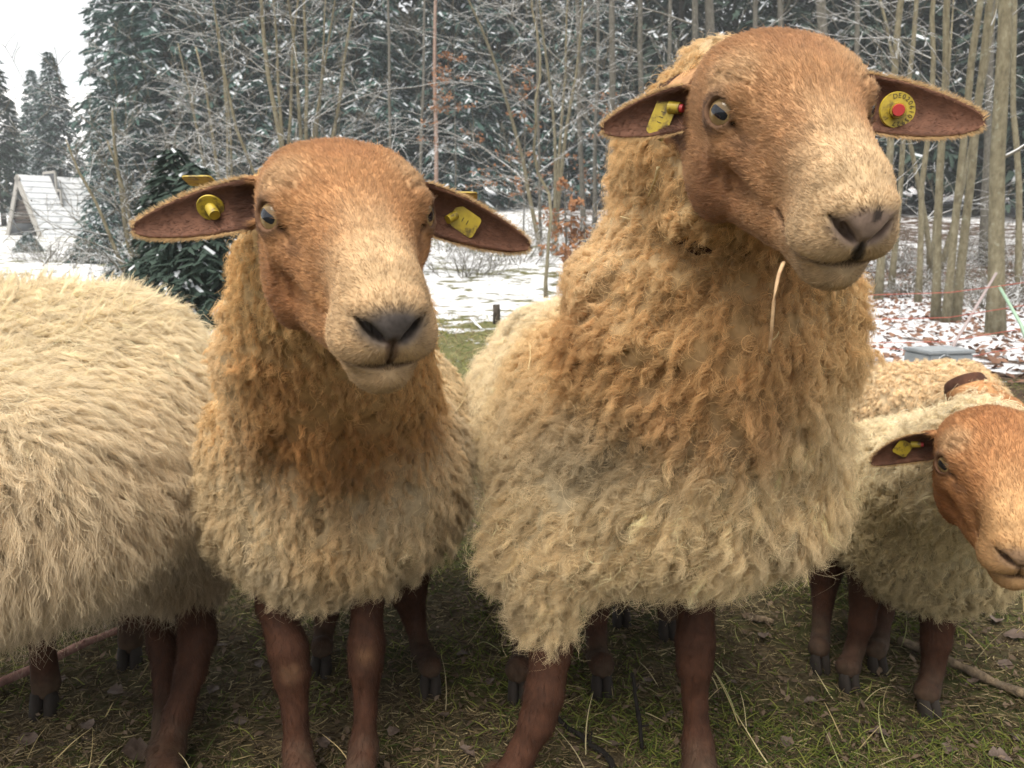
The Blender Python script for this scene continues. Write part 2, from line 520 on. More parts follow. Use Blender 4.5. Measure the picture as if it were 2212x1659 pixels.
class Conifer:
    def __init__(s, seed, H, R, dense, spray, mat, snow=0.38, low=0.06):
        (v, q), (sv, sq) = conifer_mesh(seed, H, R, dense, spray, snow, low)
        s.crown = make_me('crown', v, q, mat); s.snow = make_me('snow', sv, sq, M_SNOW) if len(sv) else None
        mb = MB(); ts = np.linspace(0, 1, 8)
        mb.tube(np.stack([ts * 0, ts * 0, H * ts * 0.98 - 0.2], 1), H * 0.014 * (1 - 0.95 * ts), 8)
        o = mb.build('trunk', M_DARKBARK); s.trunk = o.data; bpy.data.objects.remove(o)
    def place(s, x, y, scale, rz, label, group='conifers behind the pasture', name='spruce_tree'):
        e = empty(name, (x, y, float(ground_z(x, y))), rz); e.scale = (scale, scale, scale)
        tag(e, label, 'tree', group)
        for nm, me in (('trunk', s.trunk), ('crown', s.crown), ('snow', s.snow)):
            if me is None: continue
            o = bpy.data.objects.new(nm, me); COL.objects.link(o); o.parent = e
            if nm != 'trunk': o['kind'] = 'stuff'
        return e
def at_px(px, Y): return (px - 1106) / FPX * Y / 1.0 * 1.0
CA = Conifer(11, 16, 3.4, 700, 0.42, M_NEEDLE, 0.48)
CB = Conifer(12, 18, 3.9, 740, 0.46, M_NEEDLE, 0.40)
CC = Conifer(13, 17, 3.2, 560, 0.50, M_NEEDLE2, 0.10)
CS = Conifer(14, 3.2, 1.25, 300, 0.26, M_NEEDLE2, 0.08, 0.02)
# row by row: pixel column, distance, size, kind
conifer_spots = [
    (30, 46, 0.62, CC, 'dark narrow spruce standing behind the cabin gable'),
    (70, 62, 0.50, CC, 'distant dark spruce right above the cabin ridge'),
    (118, 58, 0.56, CB, 'distant snow-dusted spruce over the cabin roof'),
    (158, 50, 0.62, CA, 'snowy spruce at the lower end of the open sky'),
    (335, 40, 1.05, CA, 'tall snow-dusted spruce nearest the open sky'),
    (262, 30, 0.36, CA, 'short snowy spruce just right of the cabin roof'),
    (420, 52, 1.6, CC, 'very tall dark spruce whose top leaves the frame beside the sky'),
    (400, 34, 0.95, CB, 'broad snow-dusted spruce behind the cabin end'),
    (500, 44, 1.25, CA, 'snowy spruce behind the leaning twiggy tree'),
    (610, 36, 1.0, CB, 'snowy spruce behind the many-stemmed bare tree'),
    (720, 46, 1.35, CC, 'dark spruce behind the stems of the many-stemmed tree'),
    (790, 34, 0.9, CA, 'snowy spruce above the ear of the sheep facing the camera'),
    (870, 42, 1.3, CC, 'dark spruce just left of the pine trunk'),
    (985, 36, 0.85, CA, 'snowy spruce just right of the pine trunk'),
    (1010, 47, 1.4, CC, 'dark tall spruce behind the pine trunk'),
    (1090, 40, 1.0, CB, 'snow-dusted spruce between the pine and the thin saplings'),
    (1190, 48, 1.35, CC, 'dark spruce behind the arching bare branches'),
    (1270, 38, 0.85, CA, 'snowy spruce behind the grey trunks left of the tall sheep'),
    (1360, 45, 1.3, CC, 'dark spruce behind the raised ear of the tall sheep'),
    (1450, 38, 1.05, CC, 'dark spruce among grey trunks above the tall sheep'),
    (1560, 46, 1.35, CC, 'dark spruce straight behind the crown of the tall sheep'),
    (1660, 36, 1.1, CC, 'dark spruce above the brow of the tall sheep'),
    (1780, 44, 1.35, CC, 'dark spruce between the tall sheep and the thin trunks'),
    (1880, 34, 1.1, CC, 'dark spruce behind the tagged ear of the tall sheep'),
    (1990, 40, 1.3, CC, 'dark spruce behind the triple-stemmed trunk'),
    (2090, 33, 1.1, CC, 'dark spruce behind the thick trunk at the edge'),
    (2190, 38, 1.3, CC, 'dark spruce at the edge of the wood beyond the thick trunk'),
    (2300, 30, 1.2, CC, 'dark spruce just past the edge of the picture'),
]
for i, (px, Y, sc, kind, lab) in enumerate(conifer_spots):
    kind.place((px - 1106) / FPX * Y, Y, sc, i * 2.1, lab)
g = G(440, 660)
CS.place(P(440, 640, 8.6)[0], 8.6, 0.52, 0.4, 'small dark spruce between the two nearest sheep backs', name='young_spruce')
CS.place(P(395, 640, 9.6)[0], 9.6, 0.6, 1.9, 'small dark spruce half hidden by the leaning twiggy tree', name='young_spruce')

# trunks of the wood on the right: base px, base py, width, px where it leaves the top
GW = 'bare trunks of the wood'
trunks = [
    (2152, 722, 52, 2178, 'thick mossy-footed bare trunk nearest the picture edge', 7.6, 1.7),
    (2022, 690, 27, 2062, 'first of three bare stems rising from one foot', None, 2.0),
    (2043, 695, 26, 2100, 'middle of three bare stems rising from one foot', None, 2.0),
    (2064, 692, 29, 2128, 'last of three bare stems rising from one foot', None, 2.0),
    (1985, 640, 20, 2022, 'thin leaning bare trunk left of the triple stem', 11.5, 2.2),
    (1898, 625, 27, 1945, 'bare trunk below the far ear of the tall sheep', 12, 2.0),
    (1925, 615, 20, 1990, 'slim bare trunk leaning away beside the sheep muzzle', 13, 2.0),
    (1790, 560, 40, 1778, 'stout dark trunk rising behind the tall sheep brow', 17, 2.5),
    (1850, 560, 20, 1856, 'slender trunk right of the stout dark one', 17, 2.0),
    (2125, 560, 26, 2150, 'dark trunk in the wood behind the thick one', 17, 2.0),
    (2205, 620, 22, 2212, 'thin trunk cut by the picture edge', 12, 1.5),
    (1505, 480, 28, 1500, 'grey trunk left of the tall sheep crown', 22, 2.5),
    (1545, 480, 40, 1528, 'wide grey trunk touching the tall sheep crown', 22, 2.5),
    (1395, 480, 22, 1383, 'grey trunk above the near ear of the tall sheep', 21, 2.5),
    (1325, 470, 26, 1322, 'straight grey trunk left of the near ear tag', 20, 2.5),
    (1262, 470, 19, 1246, 'thin grey trunk behind the woolly neck', 22, 2.0),
    (1285, 470, 15, 1290, 'thinnest grey trunk behind the woolly neck', 24, 2.0),
    (1440, 470, 18, 1452, 'slim grey trunk over the near ear of the tall sheep', 25, 2.0),
    (1620, 470, 22, 1635, 'grey trunk standing over the tall sheep forehead', 24, 2.0),
    (1700, 470, 24, 1690, 'dim trunk over the tall sheep poll', 26, 2.0),
    (840, 470, 12, 836, 'slim trunk between the many-stemmed tree and the pine', 24, 2.0),
    (1168, 470, 11, 1160, 'upright sapling trunk left of the grey trunks', 20, 1.5),
    (905, 440, 12, 915, 'dim trunk beside the pine', 32, 3.0),
]
for i, (px, py, w, top, lab, dist, first) in enumerate(trunks):
    far = dist is not None and dist > 14
    bare_tree(px, py, w, top, lab, GW, 100 + i, dist, M_BARK_FAR if far else M_BARK, H=8.5 if not far else 12.0, branches=9 if not far else 11, blen=1.4 if not far else 2.2, first=first, fine=2, twig=0.004 if not far else 0.006)
bare_tree(940, 430, 15, 940, 'straight pinkish pine trunk without branches in view', GW, 140, 27, M_PINE, H=14, branches=3, blen=1.0, first=9)
bare_tree(1180, 632, 13, 1150, 'thin bent sapling standing in the snow between the two sheep heads', GW, 141, 12.5, M_BARK, H=5.0, branches=14, blen=1.5, first=1.2, bend=3.0)

def bushy_tree(px, Y, stems, H, spread, label, seed, blen, lean=0.0, splits=(7, 5, 3), r0=0.05, arch=0.25, name='bare_tree', gens=3, twig=0.004):
    rs = np.random.default_rng(seed)
    x = (px - 1106) / FPX * Y; base = np.array([x, Y, float(ground_z(x, Y))])
    t = tree_thing(name, tuple(base), label, 'many-stemmed bare trees with snow on their twigs')
    tb = MB(); cb = MB()
    for s in range(stems):
        a = rs.uniform(0, 2 * math.pi); rr = rs.uniform(0.05, 0.35)
        p = np.array([math.cos(a) * rr, math.sin(a) * rr, -0.1])
        d = unit(np.array([math.cos(a) * spread * rs.uniform(.4, 1.1) + lean, math.sin(a) * spread * rs.uniform(.3, 1), 1.0]))
        n = 12; pts = [p]; L = H * rs.uniform(0.8, 1.1); r = r0 * rs.uniform(0.7, 1.2)
        for i in range(n - 1):
            d = unit(d + rs.normal(0, 0.05, 3) + np.array([0, 0, 0.02])); p = p + d * L / (n - 1); pts.append(p)
        rad = np.linspace(r, r * 0.3, n)
        tb.tube(pts, rad, 7)
        for _ in range(rs.poisson(blen[1])):
            i = rs.integers(2, n - 1)
            a2 = rs.uniform(0, 2 * math.pi)
            dd = unit(np.array([math.cos(a2), math.sin(a2), rs.uniform(0.1, 0.7)]))
            grow(cb, pts[i], dd, blen[0] * rs.uniform(0.6, 1.25), rad[i] * rs.uniform(0.25, 0.45), 0, rs, splits, 0.7, 0.06, 0.10, 3, twig, gens, arch)
    tb.build('trunk', M_BARK, t); cb.build('crown', M_TWIG, t)
    return t
bushy_tree(660, 14.0, 9, 6.5, 0.30, 'many-stemmed bare tree with long snow-lined branches behind the front sheep', 5, (2.4, 8), splits=(5, 3), gens=2, twig=0.0045)
bushy_tree(350, 11.0, 3, 2.5, 0.25, 'leaning twiggy tree rising behind the woolly back', 6, (1.1, 12), lean=-0.22, splits=(7, 4), r0=0.045, gens=2)
bushy_tree(500, 17.0, 4, 4.5, 0.26, 'bare twiggy tree between the spruces and the many-stemmed tree', 8, (1.8, 7), splits=(5, 3), gens=2, twig=0.005)
bushy_tree(1190, 19.0, 4, 7.0, 0.30, 'slender bare tree with arching white branches left of the woolly neck', 7, (2.6, 6), splits=(4, 3), gens=2, twig=0.0055)
bushy_tree(2000, 15.0, 3, 6.0, 0.22, 'bare shrub with bright snowy twigs above the far ear', 9, (2.0, 5), splits=(4, 3), gens=2, twig=0.005)

# undergrowth: snowy brush on the slope, one thing per bush
def bush(px, Y, w, h, label, seed, mat=None, n=60, name='brush_shrub'):
    rs = np.random.default_rng(seed)
    x = (px - 1106) / FPX * Y; z = float(ground_z(x, Y))
    t = empty(name, (x, Y, z)); tag(t, label, 'shrub', 'brush on the snowy slope')
    cb = MB()
    for _ in range(n):
        a = rs.uniform(0, 2 * math.pi); rr = rs.uniform(0, w * 0.4)
        grow(cb, np.array([math.cos(a) * rr, math.sin(a) * rr, -0.03]), unit(np.array([math.cos(a) * 0.7, math.sin(a) * 0.7, rs.uniform(0.3, 1.3)])), h * rs.uniform(0.5, 1.2), 0.008, 0, rs, (4, 2), 0.8, 0.0, 0.16, 3, 0.004, 1, 0.3)
    cb.build('twigs', mat or M_TWIG, t)
    return t
bush(1010, 15.5, 1.6, 0.7, 'grey snowy brush under the ear of the sheep facing the camera', 31)
bush(1120, 17.5, 2.2, 1.0, 'snowy brush between the two sheep heads', 32)
bush(960, 20, 2.6, 1.4, 'tall grey brush at the foot of the pine', 33)
bush(1240, 21, 2.6, 1.6, 'grey brush behind the woolly neck', 34)
bush(2125, 10.5, 1.3, 0.45, 'low snowy brush left of the thick trunk', 35)
bush(2195, 11.5, 1.3, 0.5, 'low snowy brush right of the thick trunk', 36)
bush(1955, 12.5, 1.3, 0.5, 'snowy brushwood heap beside the sheep muzzle', 37)
bush(120, 20, 2.0, 0.8, 'brown brush in front of the cabin roof', 38)
bush(1905, 16, 2.2, 0.9, 'dim brush under the wood beside the sheep muzzle', 39)
bush(2010, 17, 2.4, 0.8, 'dim brush behind the triple stem', 40)
bush(2110, 18, 2.4, 0.9, 'dim brush behind the thick trunk', 41)
bush(2200, 16, 2.2, 1.0, 'dim brush at the edge of the wood', 42)
bush(2070, 13.0, 1.6, 0.5, 'snowy brush between the triple stem and the thick trunk', 43)

# withered beech saplings that keep their leaves
def beech(px, Y, H, label, seed, n=420, low=0.2):
    rs = np.random.default_rng(seed)
    x = (px - 1106) / FPX * Y; z = float(ground_z(x, Y))
    t = empty('beech_sapling', (x, Y, z)); tag(t, label, 'tree', 'beech saplings with withered leaves')
    cb = MB(); V = []
    cb.tube([(0, 0, -0.1), (0.05, 0, H * .4), (0.02, 0.05, H * .8), (0.06, 0, H)], [0.03, 0.022, 0.012, 0.004], 6)
    cb.build('trunk', M_BARK_FAR, t)
    tw = MB()
    for _ in range(26):
        f = rs.uniform(low, 0.95); a = rs.uniform(0, 2 * math.pi); L = H * 0.35 * (1.15 - f) * rs.uniform(.6, 1.2)
        d = np.array([math.cos(a), math.sin(a), rs.uniform(-0.05, 0.3)])
        p0 = np.array([0.03, 0, H * f]); tw.tube([p0, p0 + d * L * .5, p0 + d * L - [0, 0, 0.08 * L]], [0.008, 0.005, 0.003], 3, False)
        for _ in range(n // 26):
            c = p0 + d * L * rs.uniform(0.25, 1.05) + rs.normal(0, 0.05, 3)
            u1 = unit(rs.normal(0, 1, 3)) * 0.055; u2 = unit(np.cross(u1, rs.normal(0, 1, 3))) * 0.03
            V += [c - u1, c + u2, c + u1, c - u2]
    tw.build('branches', M_TWIG, t)['kind'] = 'stuff'
    V = np.array(V)
    o = mesh_from('leaves', V, np.arange(len(V)).reshape(-1, 4), M_DEADLEAF, t, False); o['kind'] = 'stuff'
beech(1215, 14.0, 1.9, 'rust-leaved beech sapling beside the woolly neck', 51)
beech(985, 25, 5.5, 'tall beech sapling with brown leaves right of the pine', 52, 620)
beech(1130, 24, 5.0, 'beech sapling with sparse brown leaves above the snowy brush', 53, 420)
beech(1300, 26, 4.5, 'brown-leaved sapling behind the grey trunks', 54, 420)
# ---------------------------------------------------------------- cabin with a snowy steep roof
M_PLANK, nt, b = new_mat('weathered_planks')
tc = nd(nt, 'ShaderNodeTexCoord'); mp = nd(nt, 'ShaderNodeMapping'); mp.inputs['Scale'].default_value = (0.6, 8, 8); nt.links.new(tc.outputs['Object'], mp.inputs[0])
nt.links.new(ramp(nt, noise(nt, mp.outputs[0], 3, 6, 0.65), [(0.3, (0.03, 0.022, 0.018)), (0.7, (0.07, 0.054, 0.045))]), b.inputs['Base Color']); b.inputs['Roughness'].default_value = 0.85
M_TRIM, nt, b = new_mat('grey_bargeboard'); b.inputs['Base Color'].default_value = (0.30, 0.29, 0.27, 1); b.inputs['Roughness'].default_value = 0.8
M_GLASS, nt, b = new_mat('dark_window'); b.inputs['Base Color'].default_value = (0.012, 0.013, 0.016, 1); b.inputs['Roughness'].default_value = 0.15
M_ROOF, nt, b = new_mat('snow_dusted_shingles')
tc = nd(nt, 'ShaderNodeTexCoord'); O = tc.outputs['Object']
n1 = noise(nt, O, 2.4, 7, 0.7)
nt.links.new(ramp(nt, n1, [(0.34, (0.22, 0.23, 0.25)), (0.46, (0.55, 0.58, 0.62)), (0.8, (0.64, 0.67, 0.71))]), b.inputs['Base Color']); b.inputs['Roughness'].default_value = 0.9
bump(nt, b, n1, 0.5, 0.05)
cb_o = P(27, 523, 34.0) + np.array([0.9, 0, 0]); cz = float(ground_z(cb_o[0], 34.0)) - 0.2
CAB = empty('cabin', (cb_o[0], 34.0, cz), math.radians(52))
tag(CAB, 'small steep-roofed wooden cabin with thin snow on its roof', 'cabin')
APEX = P(27, 380, 34.0)[2] - cz; HW = APEX * 0.62; LEN = 9.0
SL = math.hypot(HW, APEX); ang = math.atan2(APEX, HW)
# local frame: x runs back along the ridge, y across the gable
for s in (-1, 1):
    rows = 11
    rf = MB()
    for k in range(rows):
        f0, f1 = k / rows, (k + 1.08) / rows
        a = np.array([0, s * (HW + 0.25) * (1 - f0), APEX * f0]); c = np.array([0, s * (HW + 0.25) * (1 - f1), APEX * f1])
        nrm = unit(np.array([0, s * APEX, HW]))
        v = []
        for xx in (-0.35, LEN):
            v += [a + nrm * 0.065 + [xx, 0, 0], c + nrm * 0.04 + [xx, 0, 0], c - nrm * 0.02 + [xx, 0, 0], a - nrm * 0.02 + [xx, 0, 0]]
        rf = MB(); rf.add(v, [(0, 1, 2, 3), (7, 6, 5, 4), (0, 4, 5, 1), (1, 5, 6, 2), (2, 6, 7, 3), (3, 7, 4, 0)])
        rf.build('roof_course', M_ROOF, CAB, False)
    bb = MB(); a = np.array([-0.42, s * (HW + 0.27), 0]); c = np.array([-0.42, 0, APEX + 0.04])
    nrm = unit(np.array([0, s * APEX, HW]))
    v = [a, c, c - nrm * 0.28, a - nrm * 0.28]; v = v + [q + [0.06, 0, 0] for q in v]
    bb.add(v, [(0, 1, 2, 3), (7, 6, 5, 4), (0, 4, 5, 1), (1, 5, 6, 2), (2, 6, 7, 3), (3, 7, 4, 0)])
    bb.build('bargeboard', M_TRIM, CAB, False)
npl = 12
for k in range(npl):
    z0, z1 = APEX * k / npl + 0.01, APEX * (k + 1) / npl - 0.02
    w0, w1 = (HW - 0.1) * (1 - z0 / APEX), (HW - 0.1) * (1 - z1 / APEX)
    pl = MB(); v = [(0.9, -w0, z0), (0.9, w0, z0), (0.9, w1, z1), (0.9, -w1, z1), (0.95, -w0, z0), (0.95, w0, z0), (0.95, w1, z1), (0.95, -w1, z1)]
    pl.add(v, [(3, 2, 1, 0), (4, 5, 6, 7), (0, 1, 5, 4), (1, 2, 6, 5), (2, 3, 7, 6), (3, 0, 4, 7)])
    pl.build('plank', M_PLANK, CAB, False)
for (y0, z0, w, h) in ((0.0, APEX * 0.50, 0.55, 0.75), (-HW * 0.3, 0.15, 0.42, 0.95), (HW * 0.3, 0.4, 0.38, 0.5)):
    wb = MB(); wb.box((0.88, y0, z0 + h), (0.03, w, h)); o = wb.build('window', M_GLASS, CAB, False)
    fr = MB()
    for c_, h_ in (((0.86, y0 - w, z0 + h), (0.03, 0.05, h)), ((0.86, y0 + w, z0 + h), (0.03, 0.05, h)), ((0.86, y0, z0 + 2 * h), (0.03, w, 0.05)), ((0.86, y0, z0), (0.03, w, 0.05))):
        fr.box(c_, h_)
    fr.build('frame', M_TRIM, o, False)
bal_z = APEX * 0.30
bw = (HW - 0.1) * (1 - bal_z / APEX)
db = MB(); db.box((0.3, 0, bal_z), (0.55, bw, 0.06)); db.build('balcony_floor', M_PLANK, CAB, False)
for k in range(4):
    db = MB(); db.box((-0.27, 0, bal_z + 0.16 + 0.2 * k), (0.02, bw * (1 - 0.12 * k / 1.0 * 0.6), 0.085)); db.build('balcony_board', M_PLANK, CAB, False)

# rounded snowy evergreen shrub in front of the cabin
CR = Conifer(15, 2.2, 1.9, 420, 0.26, M_NEEDLE, 0.42, 0.0)
CR.place(P(60, 520, 24)[0], 24, 0.25, 0.0, 'low rounded evergreen shrub with snow in front of the cabin', 'evergreen shrubs by the cabin', 'evergreen_shrub')
CR.place(P(215, 560, 20)[0], 20, 0.45, 1.0, 'snowy evergreen shrub below the cabin roof end', 'evergreen shrubs by the cabin', 'evergreen_shrub')
CR.place(P(290, 560, 15)[0], 15.5, 0.45, 2.0, 'snow-dusted evergreen shrub at the foot of the leaning twiggy tree', 'evergreen shrubs by the cabin', 'evergreen_shrub')
# ---------------------------------------------------------------- the sheep's head (sculpted once, in cm)
# x across, y along the face towards the nose, z out of the forehead
EYE_C = np.array([5.75, 8.3, -1.9]); EYE_R = 1.55
EYE_N = np.array([0.80, 0.52, 0.30]); EYE_N = EYE_N / np.linalg.norm(EYE_N)
def head_sdf(p):
    X = p.copy(); X[..., 0] = np.abs(X[..., 0])          # symmetric
    d = ell(X, (0, 3.0, -3.6), (6.3, 6.6, 6.2))                                  # cranium
    d = smin(d, ell(X, (0, 6.8, -2.4), (5.9, 6.2, 5.0)), 2.0)                    # forehead
    d = smin(d, ell(X, (4.7, 7.6, -0.6), (2.0, 3.0, 2.0)), 1.6)                  # brow ridge
    d = smin(d, cone(X, (0, 8.5, -3.4), (0, 20.5, -4.0), 5.0, 3.45), 2.5)        # bridge
    d = smin(d, cone(X, (1.7, 10, -1.5), (1.35, 21, -2.4), 2.6, 1.9), 1.5)       # flat of the nose
    d = smin(d, cone(X, (2.6, 5.5, -8.8), (1.5, 19.5, -8.0), 3.6, 2.3), 2.2)     # lower jaw
    d = smin(d, ell(X, (4.5, 5.6, -8.2), (2.3, 5.0, 4.9)), 1.6)                  # cheek muscle
    d = smin(d, cone(X, (5.2, 9.0, -4.4), (3.6, 14.5, -5.2), 1.5, 1.1), 1.8)     # cheek bone
    d = smax(d, -ell(X, (6.1, 13.6, -6.6), (1.5, 3.4, 1.9)), 1.6)                # hollow before the cheek
    d = smin(d, cone(X, (5.3, 10.2, -4.6), (3.9, 16.0, -5.9), 0.75, 0.45), 0.9)  # facial crest
    d = smin(d, ell(X, (0, 22.2, -4.9), (4.15, 4.0, 3.7)), 1.6)                  # muzzle
    d = smin(d, ell(X, (2.0, 22.6, -6.2), (2.75, 3.1, 2.3)), 1.0)                # upper lips
    d = smin(d, ell(X, (0, 21.7, -8.9), (3.1, 3.9, 2.4)), 0.9)                   # chin
    d = smin(d, ell(X, (0, 24.6, -3.7), (2.3, 1.7, 2.0)), 1.0)                   # nose pad
    d = smin(d, ell(X, (1.9, 24.4, -3.2), (1.1, 1.2, 1.1)), 0.7)                 # nostril wings
    d = smin(d, cone(X, (0, 1.5, -6.5), (0, -9, -11.5), 6.0, 7.0), 2.0)          # neck stump
    d = smin(d, ell(X, (3.3, 4.6, -1.7), (3.6, 5.2, 3.9)), 1.6)                   # breadth of the brow
    # eye
    e = np.asarray(EYE_C, np.float32)
    d = smin(d, np.sqrt(((X - e) ** 2).sum(-1)) - 1.95, 0.9)
    fw = np.array([-0.52, 0.82, 0.05]); fw -= EYE_N * (fw @ EYE_N); fw /= np.linalg.norm(fw)
    up = np.cross(fw, EYE_N); up = up if up[2] > 0 else -up
    # the slit of the lids slopes down towards the nose
    f2 = fw * 0.96 - up * 0.28; u2 = up * 0.96 + fw * 0.28
    R = np.stack([f2, u2, EYE_N], 1)
    d = smax(d, -ell(X, e + EYE_N * 1.75, (1.3, 1.12, 1.5), R), 0.2)
    d = smin(d, cone(X, e - f2 * 0.5 + u2 * 1.42 + EYE_N * 1.12, e + f2 * 1.2 + u2 * 1.0 + EYE_N * 1.1, 0.2, 0.14), 0.3)   # upper lid
    g = cone(X, e + f2 * 1.75 + EYE_N * 0.95 - u2 * 0.2, e + f2 * 5.0 - u2 * 1.2 + EYE_N * 0.2, 0.26, 0.12)          # tear groove
    d = smax(d, -np.maximum(g, -(d + 0.42)), 0.5)
    for k_, (o1, o2) in enumerate(((2.15, 0.0), (2.9, 0.25))):                     # wrinkles over the eye
        wr = np.minimum(cone(X, e - f2 * 1.5 + u2 * (o1 - 0.3) + EYE_N * 0.6, e + f2 * 0.3 + u2 * (o1 + 0.35) + EYE_N * 0.5, 0.5, 0.5), cone(X, e + f2 * 0.3 + u2 * (o1 + 0.35) + EYE_N * 0.5, e + f2 * 2.2 + u2 * (o1 - 0.5) + EYE_N * 0.2, 0.5, 0.3))
        sheet = np.abs(wr) - 0.10
        d = smax(d, -np.maximum(np.maximum(sheet, wr - 0.2), -(d + 0.16)), 0.3)
    d = smin(d, cone(X, e + f2 * 1.2 - u2 * 2.2 + EYE_N * 0.4, e + f2 * 3.8 - u2 * 4.6 - EYE_N * 1.0, 0.22, 0.18), 0.8)   # vein below the eye
    # creases are cut to a set depth below the skin
    yy, xx, zz = X[..., 1], X[..., 0], X[..., 2]
    zm = np.interp(yy, [16, 18, 20, 22.5, 24.5, 27], [-6.3, -6.7, -7.3, -7.75, -7.7, -7.5]).astype(np.float32)
    mouth = np.maximum(np.maximum(np.abs(zz - zm) - 0.16, -(d + 0.75)), 17.2 - yy)
    d = smax(d, -mouth, 0.4)
    cleft = np.maximum(np.maximum(np.abs(xx) - 0.1, -(d + 0.45)), np.maximum(np.maximum(zz + 5.0, -7.7 - zz), 21 - yy))
    d = smax(d, -cleft, 0.35)
    nl = [(0.62, -5.35, 0.16), (1.25, -4.85, 0.40), (2.0, -4.2, 0.40), (2.6, -3.8, 0.22), (2.85, -3.7, 0.1)]
    nd_ = np.full(xx.shape, 9, np.float32)
    for (x0, z0, r0), (x1, z1, r1) in zip(nl[:-1], nl[1:]):
        t = np.clip(((xx - x0) * (x1 - x0) + (zz - z0) * (z1 - z0)) / ((x1 - x0) ** 2 + (z1 - z0) ** 2), 0, 1)
        nd_ = np.minimum(nd_, np.hypot(xx - x0 - t * (x1 - x0), zz - z0 - t * (z1 - z0)) - (r0 + t * (r1 - r0)))
    nos = np.maximum(np.maximum(nd_, -(d + 1.3)), 22.0 - yy)
    d = smax(d, -nos, 0.5)
    return d
HSTEP = 0.22
hax, hg = grid((-9.5, -13, -17), (9.5, 28, 6.5), HSTEP)
hf = head_sdf(hg)
hf[0] = hf[-1] = 1; hf[:, 0] = hf[:, -1] = 1; hf[:, :, 0] = hf[:, :, -1] = 1
HV, HQ = surface_nets(hf, hax)
del hg
HV = relax(HV, HQ, 1, 0.35)
def warp(p):
    """shorter face and narrower muzzle"""
    p = np.array(p, float)
    x, y, z = p[..., 0], p[..., 1], p[..., 2]
    p[..., 0] = x * (1 - 0.13 * sstep(11, 21, y))
    p[..., 1] = np.where(y > 8, 8 + (y - 8) * 0.86, y)
    return p
HL = HV.astype(float)          # sculpt coordinates, for colouring
HV = warp(HV)

def ear_mesh(slim=1.0):
    """A leaf shaped cupped ear along +x, opening forwards (+y), unit length."""
    U = 1 - (1 - np.linspace(0, 1, 30)) ** 1.3; K = 26
    prof_u = [0, .08, .2, .35, .5, .65, .8, .9, .96, .985, 1.0]
    prof_w = [.17, .18, .195, .20, .195, .175, .14, .105, .07, .05, .016]
    curl_v = [2.4, 2.1, 1.6, 1.2, 1.0, .85, .75, .7, .7, .7, .7]
    v = []
    for u in U:
        w = slim * np.interp(u, prof_u, prof_w); a = np.interp(u, prof_u, curl_v)
        th = np.linspace(-a, a, K // 2)
        R = w / max(np.sin(min(a, 1.57)), .3)
        t = 0.032 * (1 - 0.55 * u) * min(1, w / .05)
        cz = R * np.sin(th); cy = -R * np.cos(th) + R * math.cos(min(a, 1.57)) * .6
        cz2 = (R - t) * np.sin(th); cy2 = -(R - t) * np.cos(th) + R * math.cos(min(a, 1.57)) * .6
        # the tip droops and bends forwards a little
        x = u; dz = -0.10 * u * u; dy = 0.10 * u * u
        ring = [(x, cy[i] + dy, cz[i] + dz) for i in range(K // 2)] + [(x, cy2[i] + dy, cz2[i] + dz) for i in range(K // 2 - 1, -1, -1)]
        v += ring
    n = len(U); f = []
    for i in range(n - 1):
        for j in range(K):
            j2 = (j + 1) % K
            f.append((i * K + j, i * K + j2, (i + 1) * K + j2, (i + 1) * K + j))
    f.append(tuple(range(K - 1, -1, -1))); f.append(tuple((n - 1) * K + j for j in range(K)))
    return np.array(v), f
def rotm(yaw, pitch, roll):
    B = np.array([[-1, 0, 0], [0, -1, 0], [0, 0, 1.0]])
    Rz = np.array(Matrix.Rotation(yaw, 3, 'Z')); Rx = np.array(Matrix.Rotation(pitch, 3, 'X')); Ry = np.array(Matrix.Rotation(roll, 3, 'Y'))
    return Rz @ Rx @ Ry @ B
class Head:
    """A placed head: turns sculpt centimetres into metres in the place."""
    def __init__(s, yaw, pitch, roll, loc, scale=1.0, wide=1.0):
        s.R = rotm(yaw, pitch, roll); s.loc = np.array(loc, float); s.k = 0.01 * scale; s.w = np.array([wide, 1, 1.0])
    def w_(s, p): return (np.asarray(p, float) * s.w * s.k) @ s.R.T + s.loc
    def d_(s, p):
        q = np.asarray(p, float) @ s.R.T
        return q / np.linalg.norm(q)
    def inv(s, p): return ((np.asarray(p, float) - s.loc) @ s.R) / s.k / s.w
def place_ear(root, tip, opening, slim=1.0):
    """root, tip in the place; opening = direction the hollow of the ear faces"""
    v, f = ear_mesh(slim)
    root = np.asarray(root, float); tip = np.asarray(tip, float)
    x = tip - root; L = np.linalg.norm(x); x = x / L
    y = np.asarray(opening, float); y = y - x * (x @ y); y /= np.linalg.norm(y)
    z = np.cross(x, y)
    if z[2] < 0:
        z = -z; f = [q[::-1] for q in f]
    if np.linalg.det(np.stack([x, y, z])) < 0:
        pass
    w = v * L
    return root + w[:, :1] * x + w[:, 1:2] * y + w[:, 2:3] * z, f
